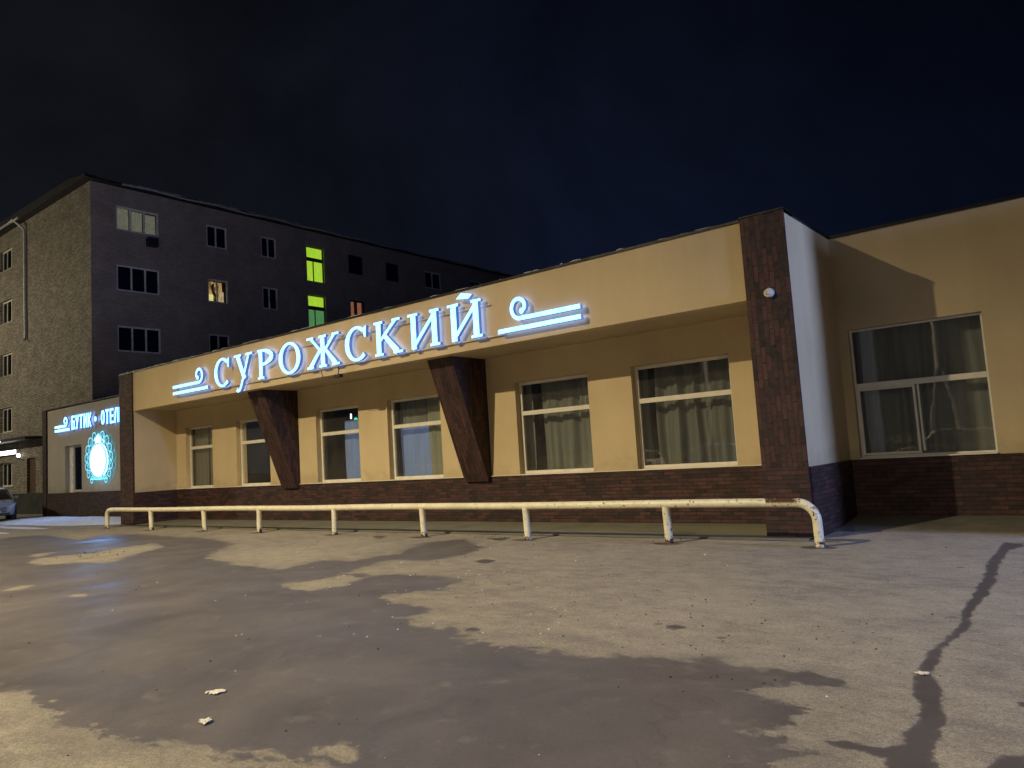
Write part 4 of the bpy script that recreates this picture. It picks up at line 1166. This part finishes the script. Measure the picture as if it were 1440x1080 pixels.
def make_car(paint, label, group=None, tall=1.0):
    root = empty('parked_car', (0,0,0), label, 'car', group)
    def ring(x, w, zb, zt, cr=.10):
        return [(x,-w*.88,zb),(x,-w*.97,zb+.10),(x,-w,zb+(zt-zb)*.42),(x,-w*.985,zb+(zt-zb)*.72),(x,-w*.93,zt-cr*.5),(x,-w*.80,zt),
                (x,w*.80,zt),(x,w*.93,zt-cr*.5),(x,w*.985,zb+(zt-zb)*.72),(x,w,zb+(zt-zb)*.42),(x,w*.97,zb+.10),(x,w*.88,zb)]
    T = tall
    body = MB()
    loft(body, [ring(*a) for a in [(-2.26,.70,.50,.80*T),(-2.20,.82,.36,.96*T),(-2.05,.88,.30,1.02*T),(-1.5,.905,.26,1.04*T),(-.6,.915,.25,1.03*T),(.5,.915,.25,1.01*T),(1.05,.91,.25,.99*T),(1.55,.89,.26,.93*T),(1.95,.85,.29,.85*T),(2.15,.79,.34,.74*T),(2.24,.66,.44,.62*T)]])
    body.build('body', paint, root, smooth=True)
    def gring(x, w, zb, zt, wt):
        return [(x,-w,zb),(x,-(w+wt)/2-.01,(zb+zt)/2),(x,-wt,zt-.04),(x,-wt*.82,zt),(x,wt*.82,zt),(x,wt,zt-.04),(x,(w+wt)/2+.01,(zb+zt)/2),(x,w,zb)]
    cab = MB()
    loft(cab, [gring(*a) for a in [(-2.02,.78,.98*T,1.03*T,.70),(-1.72,.83,.98*T,1.40*T,.64),(-1.2,.85,.98*T,1.50*T,.63),(-.2,.85,.98*T,1.52*T,.63),(.35,.85,.97*T,1.47*T,.62),(.78,.84,.96*T,1.22*T,.68),(1.12,.80,.95*T,.985*T,.74)]])
    cab.build('windows', M['carglass'], root, smooth=True)
    roof = MB()
    loft(roof, [[(x,-w,z-.035),(x,-w*.9,z+.006),(x,0,z+.022),(x,w*.9,z+.006),(x,w,z-.035)] for x, w, z in [(-1.74,.655,1.40*T),(-1.2,.645,1.505*T),(-.2,.64,1.525*T),(.30,.635,1.485*T),(.42,.64,1.45*T)]])
    for s_ in (-1, 1):
        for xa, za, xb, zb_, w in ((.42,1.45,1.02,.99,.035),(-.32,1.50,-.30,1.02,.045),(-1.25,1.49,-1.45,1.03,.06),(-1.72,1.40,-2.0,1.02,.05)):
            ya, yb = s_*.665, s_*.862
            roof.tube([(xa, ya, za*T), (xb, yb*.99, zb_*T)], w, 6)
    roof.build('roof', paint, root, smooth=True)
    for x in (-1.38, 1.36):
        for s_ in (-1, 1):
            y = s_*.80
            mb = MB()
            prof = [(.20,-.10),(.29,-.11),(.335,-.08),(.345,0),(.335,.08),(.29,.11),(.20,.10)]
            seg = 28; vs = []; fs = []
            for k in range(seg):
                a = 2*math.pi*k/seg
                for r, o_ in prof: vs.append((x+r*math.cos(a), y+o_, .345+r*math.sin(a)))
            n = len(prof)
            for k in range(seg):
                for j in range(n-1):
                    fs.append((k*n+j, k*n+j+1, ((k+1) % seg)*n+j+1, ((k+1) % seg)*n+j))
            mb._add(vs, fs)
            w_ = mb.build('wheel', M['tyre'], root, smooth=True)
            mb = MB()
            mb.cyl((x, y+s_*.05, .345), (x, y+s_*.07, .345), .075, 14)
            for k in range(5):
                a = 2*math.pi*k/5; ca, sa = math.cos(a), math.sin(a)
                mb.tube([(x+.05*ca, y+s_*.065, .345+.05*sa), (x+.205*ca, y+s_*.075, .345+.205*sa)], [.035,.028], 6)
            mb.tube([(x+.205*math.cos(a), y+s_*.075, .345+.205*math.sin(a)) for a in np.linspace(0, 2*math.pi, 29)], .018, 6, caps=False)
            mb.build('rim', M['rim'], w_)
            mb = MB(); mb.cyl((x, s_*.70, .36), (x, s_*.917, .36), .405, 30); mb.build('wheel_arch', M['blackplastic'], root)
    for s_ in (-1, 1):
        mb = MB(); mb._add([(2.06,s_*.80,.68*T),(1.86,s_*.885,.72*T),(1.84,s_*.885,.82*T),(2.08,s_*.76,.78*T),(2.22,s_*.58,.70*T),(2.235,s_*.56,.64*T)],
                           [(0,1,2,3),(0,3,4,5)])
        mb.build('headlight', M['headlens'], root)
        mb = MB().box(-2.26, -2.12, min(s_*.60,s_*.84), max(s_*.60,s_*.84), .76*T, .95*T); mb.build('tail_light', M['taillens'], root, bevel=.02)
        mb = MB().box(.62, .80, min(s_*.90,s_*1.06), max(s_*.90,s_*1.06), 1.0*T, 1.12*T); mb.build('mirror', paint, root, bevel=.03)
        for xx in (-.15, -1.05):
            MB().box(xx-.09, xx+.09, min(s_*.905,s_*.93), max(s_*.905,s_*.93), .84*T, .865*T).build('door_handle', M['blackplastic'], root)
    mb = MB()
    for i in range(4): mb.box(2.17, 2.255, -.50, .50, .46+.055*i, .49+.055*i)
    mb.box(2.10, 2.24, -.62, .62, .30, .41)
    mb.build('grille', M['blackplastic'], root)
    MB().box(2.256, 2.266, -.26, .26, .42, .53).build('number_plate', M['plate'], root)
    MB().box(-2.275, -2.262, -.26, .26, .62, .73).build('number_plate', M['plate'], root)
    return root
car = make_car(car_paint('silver_paint', (.34,.37,.44)), 'silver car half cut off at the left edge in front of the block of flats', tall=1.02)
car.location = (-42.4, 12.9, 0); car.rotation_euler = (0, 0, R(-14))
G = 'cars parked across the forecourt'
c2 = make_car(car_paint('blue_paint', (.07,.18,.62)), 'blue car parked across the forecourt, mirrored in the right window', G)
c2.location = (-12.9, -4.0, 0); c2.rotation_euler = (0, 0, R(4))
def recolor(src, mats, loc, rz, label):
    c = copy_tree(src); c.location = loc; c.rotation_euler = (0, 0, rz); c['label'] = label
    for ch in c.children:
        if ch.name.split('.')[0] in ('body', 'roof', 'mirror'):
            ch.data = ch.data.copy(); ch.data.materials[0] = mats
    return c
recolor(c2, car_paint('white_paint', (.55,.55,.53)), (-19.2, -4.3, 0), R(181), 'white car parked across the forecourt, second from the lamp mast')
recolor(c2, car_paint('grey_paint', (.16,.16,.17)), (-26.8, -4.2, 0), R(2), 'dark grey car parked across the forecourt, farthest to the left')
recolor(c2, car_paint('beige_paint', (.36,.33,.26)), (-5.2, -4.6, 0), R(178), 'beige car parked across the forecourt behind the photographer')

# ------------------------------------------------------------------ lamps that light the place
def street_lamp(d, label, cone=R(152), blend=.55, size=.16):
    fx, fy = d['foot']; hx, hy, hz = d['head']
    t = empty('street_lamp', (fx, fy, 0), label, 'street lamp', 'street lamps round the forecourt')
    mb = MB(); mb.tube([(fx, fy, 0), (fx, fy, hz*.5), (fx, fy, hz-.5)], [.11, .085, .06], 14); mb.cyl((fx, fy, 0), (fx, fy, 1.2), .14, 14)
    mb.build('pole', M['metal'], t, smooth=True)
    mb = MB(); mb.tube([(fx, fy, hz-.5), (fx+(hx-fx)*.15, fy+(hy-fy)*.15, hz-.1), (fx+(hx-fx)*.5, fy+(hy-fy)*.5, hz+.1), (hx, hy, hz+.12)], .035, 10)
    mb.build('arm', M['metal'], t, smooth=True)
    h = MB(); h.box(hx-.17, hx+.17, hy-.35, hy+.30, hz+.06, hz+.20); ho = h.build('lamp_head', M['metal'], t, bevel=.03)
    MB().box(hx-.13, hx+.13, hy-.28, hy+.22, hz+.035, hz+.058).build('lamp_glass', M['lamp_warm'], ho)
    ld = bpy.data.lights.new('street_light', 'SPOT'); ld.energy = d['power']; ld.color = d['color']
    ld.spot_size = cone; ld.spot_blend = blend; ld.shadow_soft_size = size
    lo = bpy.data.objects.new('street_light', ld); COL.objects.link(lo); lo.location = (hx, hy, hz-.02)
    if 'aim' in d: lo.rotation_euler = (Vector(d['aim'])-lo.location).to_track_quat('-Z', 'Y').to_euler()
    return t
street_lamp(LAMPS['near'], 'tall steel street lamp across the forecourt behind the parked blue car')
street_lamp(LAMPS['far'], 'low street lamp far across the forecourt beyond the hedge', R(166), .25)
street_lamp(LAMPS['side'], 'shorter street lamp off to the left by the block of flats', R(140), .6)

# floodlight mast with blue light, beyond the right-hand block
fx, fy = BLUE['foot']; hx, hy, hz = BLUE['head']
t = empty('floodlight_mast', (fx, fy, 0), 'steel mast with a wide blue floodlight far off to the right', 'floodlight')
mb = MB(); mb.tube([(fx, fy, 0), (fx, fy, hz+.6)], [.13, .09], 12); mb.build('pole', M['metal'], t, smooth=True)
MB().box(hx-.05, hx+.12, hy-.95, hy+.95, hz-.5, hz+.5).build('lamp_head', M['darkmetal'], t, bevel=.02)
MB().box(hx-.062, hx-.052, hy-.9, hy+.9, hz-.45, hz+.45).build('lamp_glass', M['lamp_blue'], t)
ld = bpy.data.lights.new('blue_floodlight', 'AREA'); ld.shape = 'RECTANGLE'; ld.size = .9; ld.size_y = 2.6; ld.energy = BLUE['power']; ld.color = BLUE['color']
lo = bpy.data.objects.new('blue_floodlight', ld); COL.objects.link(lo); lo.location = (hx-.09, hy, hz)
dv = Vector((-3.85, 13.0, 3.0))-Vector((hx, hy, hz)); lo.rotation_euler = dv.to_track_quat('-Z', 'Y').to_euler()

# concrete pole on a braced foot, mirrored in the big right window
t = empty('utility_pole', (-5.8, -8, 0), 'pale concrete utility pole on a splayed A shaped foot across the forecourt', 'pole')
mb = MB(); mb.tube([(-5.8, -8, 4.2), (-5.8, -8, 9.2)], [.13, .09], 12); mb.build('shaft', M['concrete_pole'], t, smooth=True)
for s_ in (-1, 1):
    mb = MB(); mb.tube([(-5.8+s_*.85, -8, -.05), (-5.8+s_*.07, -8, 4.4)], [.10, .08], 10); mb.build('leg', M['concrete_pole'], t, smooth=True)
# hedge behind the parked cars
rng = random.Random(8)
mb = MB()
for i in range(5200):
    x = rng.uniform(-45, 14); y = -9.6+rng.gauss(0, .35); h = 1.35+.25*mnoise.noise(Vector((x*.7, 0, 0)))
    z = rng.uniform(.02, h); a, b_ = rng.uniform(0, 6.28), rng.uniform(-.9, .9); s_ = rng.uniform(.06, .15)
    u = Vector((math.cos(a), math.sin(a), b_))*s_; v = Vector((-math.sin(a), math.cos(a), rng.uniform(-1, 1)))*s_*.5
    c_ = Vector((x, y, z)); mb.quad(tuple(c_-u), tuple(c_-v), tuple(c_+u), tuple(c_+v))
tag(mb.build('hedge', simple('dull_hedge_leaves', (.075,.08,.04), .8, 0, .4, 6), recalc=False), 'low scrubby hedge behind the parked cars', 'hedge', kind='stuff')

# ------------------------------------------------------------------ litter and grit
def crumple(loc, sx, sy, sz, seed, rz, label, mat='paper'):
    rng = random.Random(seed)
    n, m_ = 9, 7; vs, fs = [], []
    for j in range(m_):
        for i in range(n):
            u, v = i/(n-1)-.5, j/(m_-1)-.5
            e = 1+.35*mnoise.noise(Vector((u*4+seed, v*4, 1)))
            vs.append((u*sx*e, v*sy*e, .006+sz*(.5+.5*mnoise.noise(Vector((u*6, v*6, seed*3.1))))*(1-1.2*(u*u+v*v))+rng.uniform(0, sz*.25)))
    for j in range(m_-1):
        for i in range(n-1):
            if abs(i-n/2+.5)+abs(j-m_/2+.5) > 4.6+rng.uniform(-.9, .5): continue
            a = j*n+i; fs.append((a, a+1, a+n+1, a+n))
    mb = MB(); mb._add(vs, fs); o = mb.build('crumpled_paper', M[mat])
    o.location = loc; o.rotation_euler = (0, 0, rz)
    sl = o.modifiers.new('thick', 'SOLIDIFY'); sl.thickness = .002
    tag(o, label, 'litter')
    return o
crumple((-5.36, 3.05, 0), .14, .12, .012, 4, R(45), 'flat long scrap of pale crumpled paper on the damp asphalt, farther of the two')
crumple((-4.80, 2.65, 0), .09, .10, .022, 12, R(70), 'small torn pale paper scrap on the damp asphalt, nearer of the two')
crumple((-1.17, 5.62, 0), .09, .07, .010, 14, R(10), 'pale scrap of paper lying on the dark ribbon crack')
def scatter(name, n, mat, seed, smin, smax, label, cat, clusters=()):
    rng = random.Random(seed); mb = MB()
    for i in range(n):
        if clusters and rng.random() < .55:
            cx_, cy_, rr_ = rng.choice(clusters); x, y = rng.gauss(cx_, rr_), rng.gauss(cy_, rr_)
        else:
            d = 3.0+11*rng.random()**1.1; a = rng.uniform(-1.35, .25); x, y = d*math.sin(a)*1.5, d*math.cos(a)
        if y > 13 or y < 1.5: continue
        s_ = rng.uniform(smin, smax)*(.6+.05*abs(x)+.04*y); k = 6
        base = [(x+s_*math.cos(6.283*j/k)*rng.uniform(.6, 1.3), y+s_*math.sin(6.283*j/k)*rng.uniform(.6, 1.3), .001) for j in range(k)]
        top = [(x+(p[0]-x)*.6, y+(p[1]-y)*.6, s_*rng.uniform(.4, .9)) for p in base]
        mb._add(base+top, [tuple(range(k, 2*k))]+[(j, (j+1) % k, k+(j+1) % k, k+j) for j in range(k)])
    tag(mb.build(name, mat), label, cat, kind='stuff')
scatter('grit', 130, M['grit'], 4, .004, .011, 'pale specks of grit and old snow scattered over the asphalt', 'grit', ((-8, 8, 1.5), (-5, 5.6, 1)))
scatter('debris', 260, M['mud'], 6, .004, .012, 'dark crumbs of dirt scattered over the asphalt', 'debris', ((-18.0, 7.7, .35), (-17.4, 7.3, .25), (-5.6, 7.2, .5), (-4.2, 7.0, .5), (-3, 6.8, .6), (-1.9, 6.3, .6), (-2.2, 5.2, .5), (-10, 11.7, .25), (-6, 11.75, .25)))
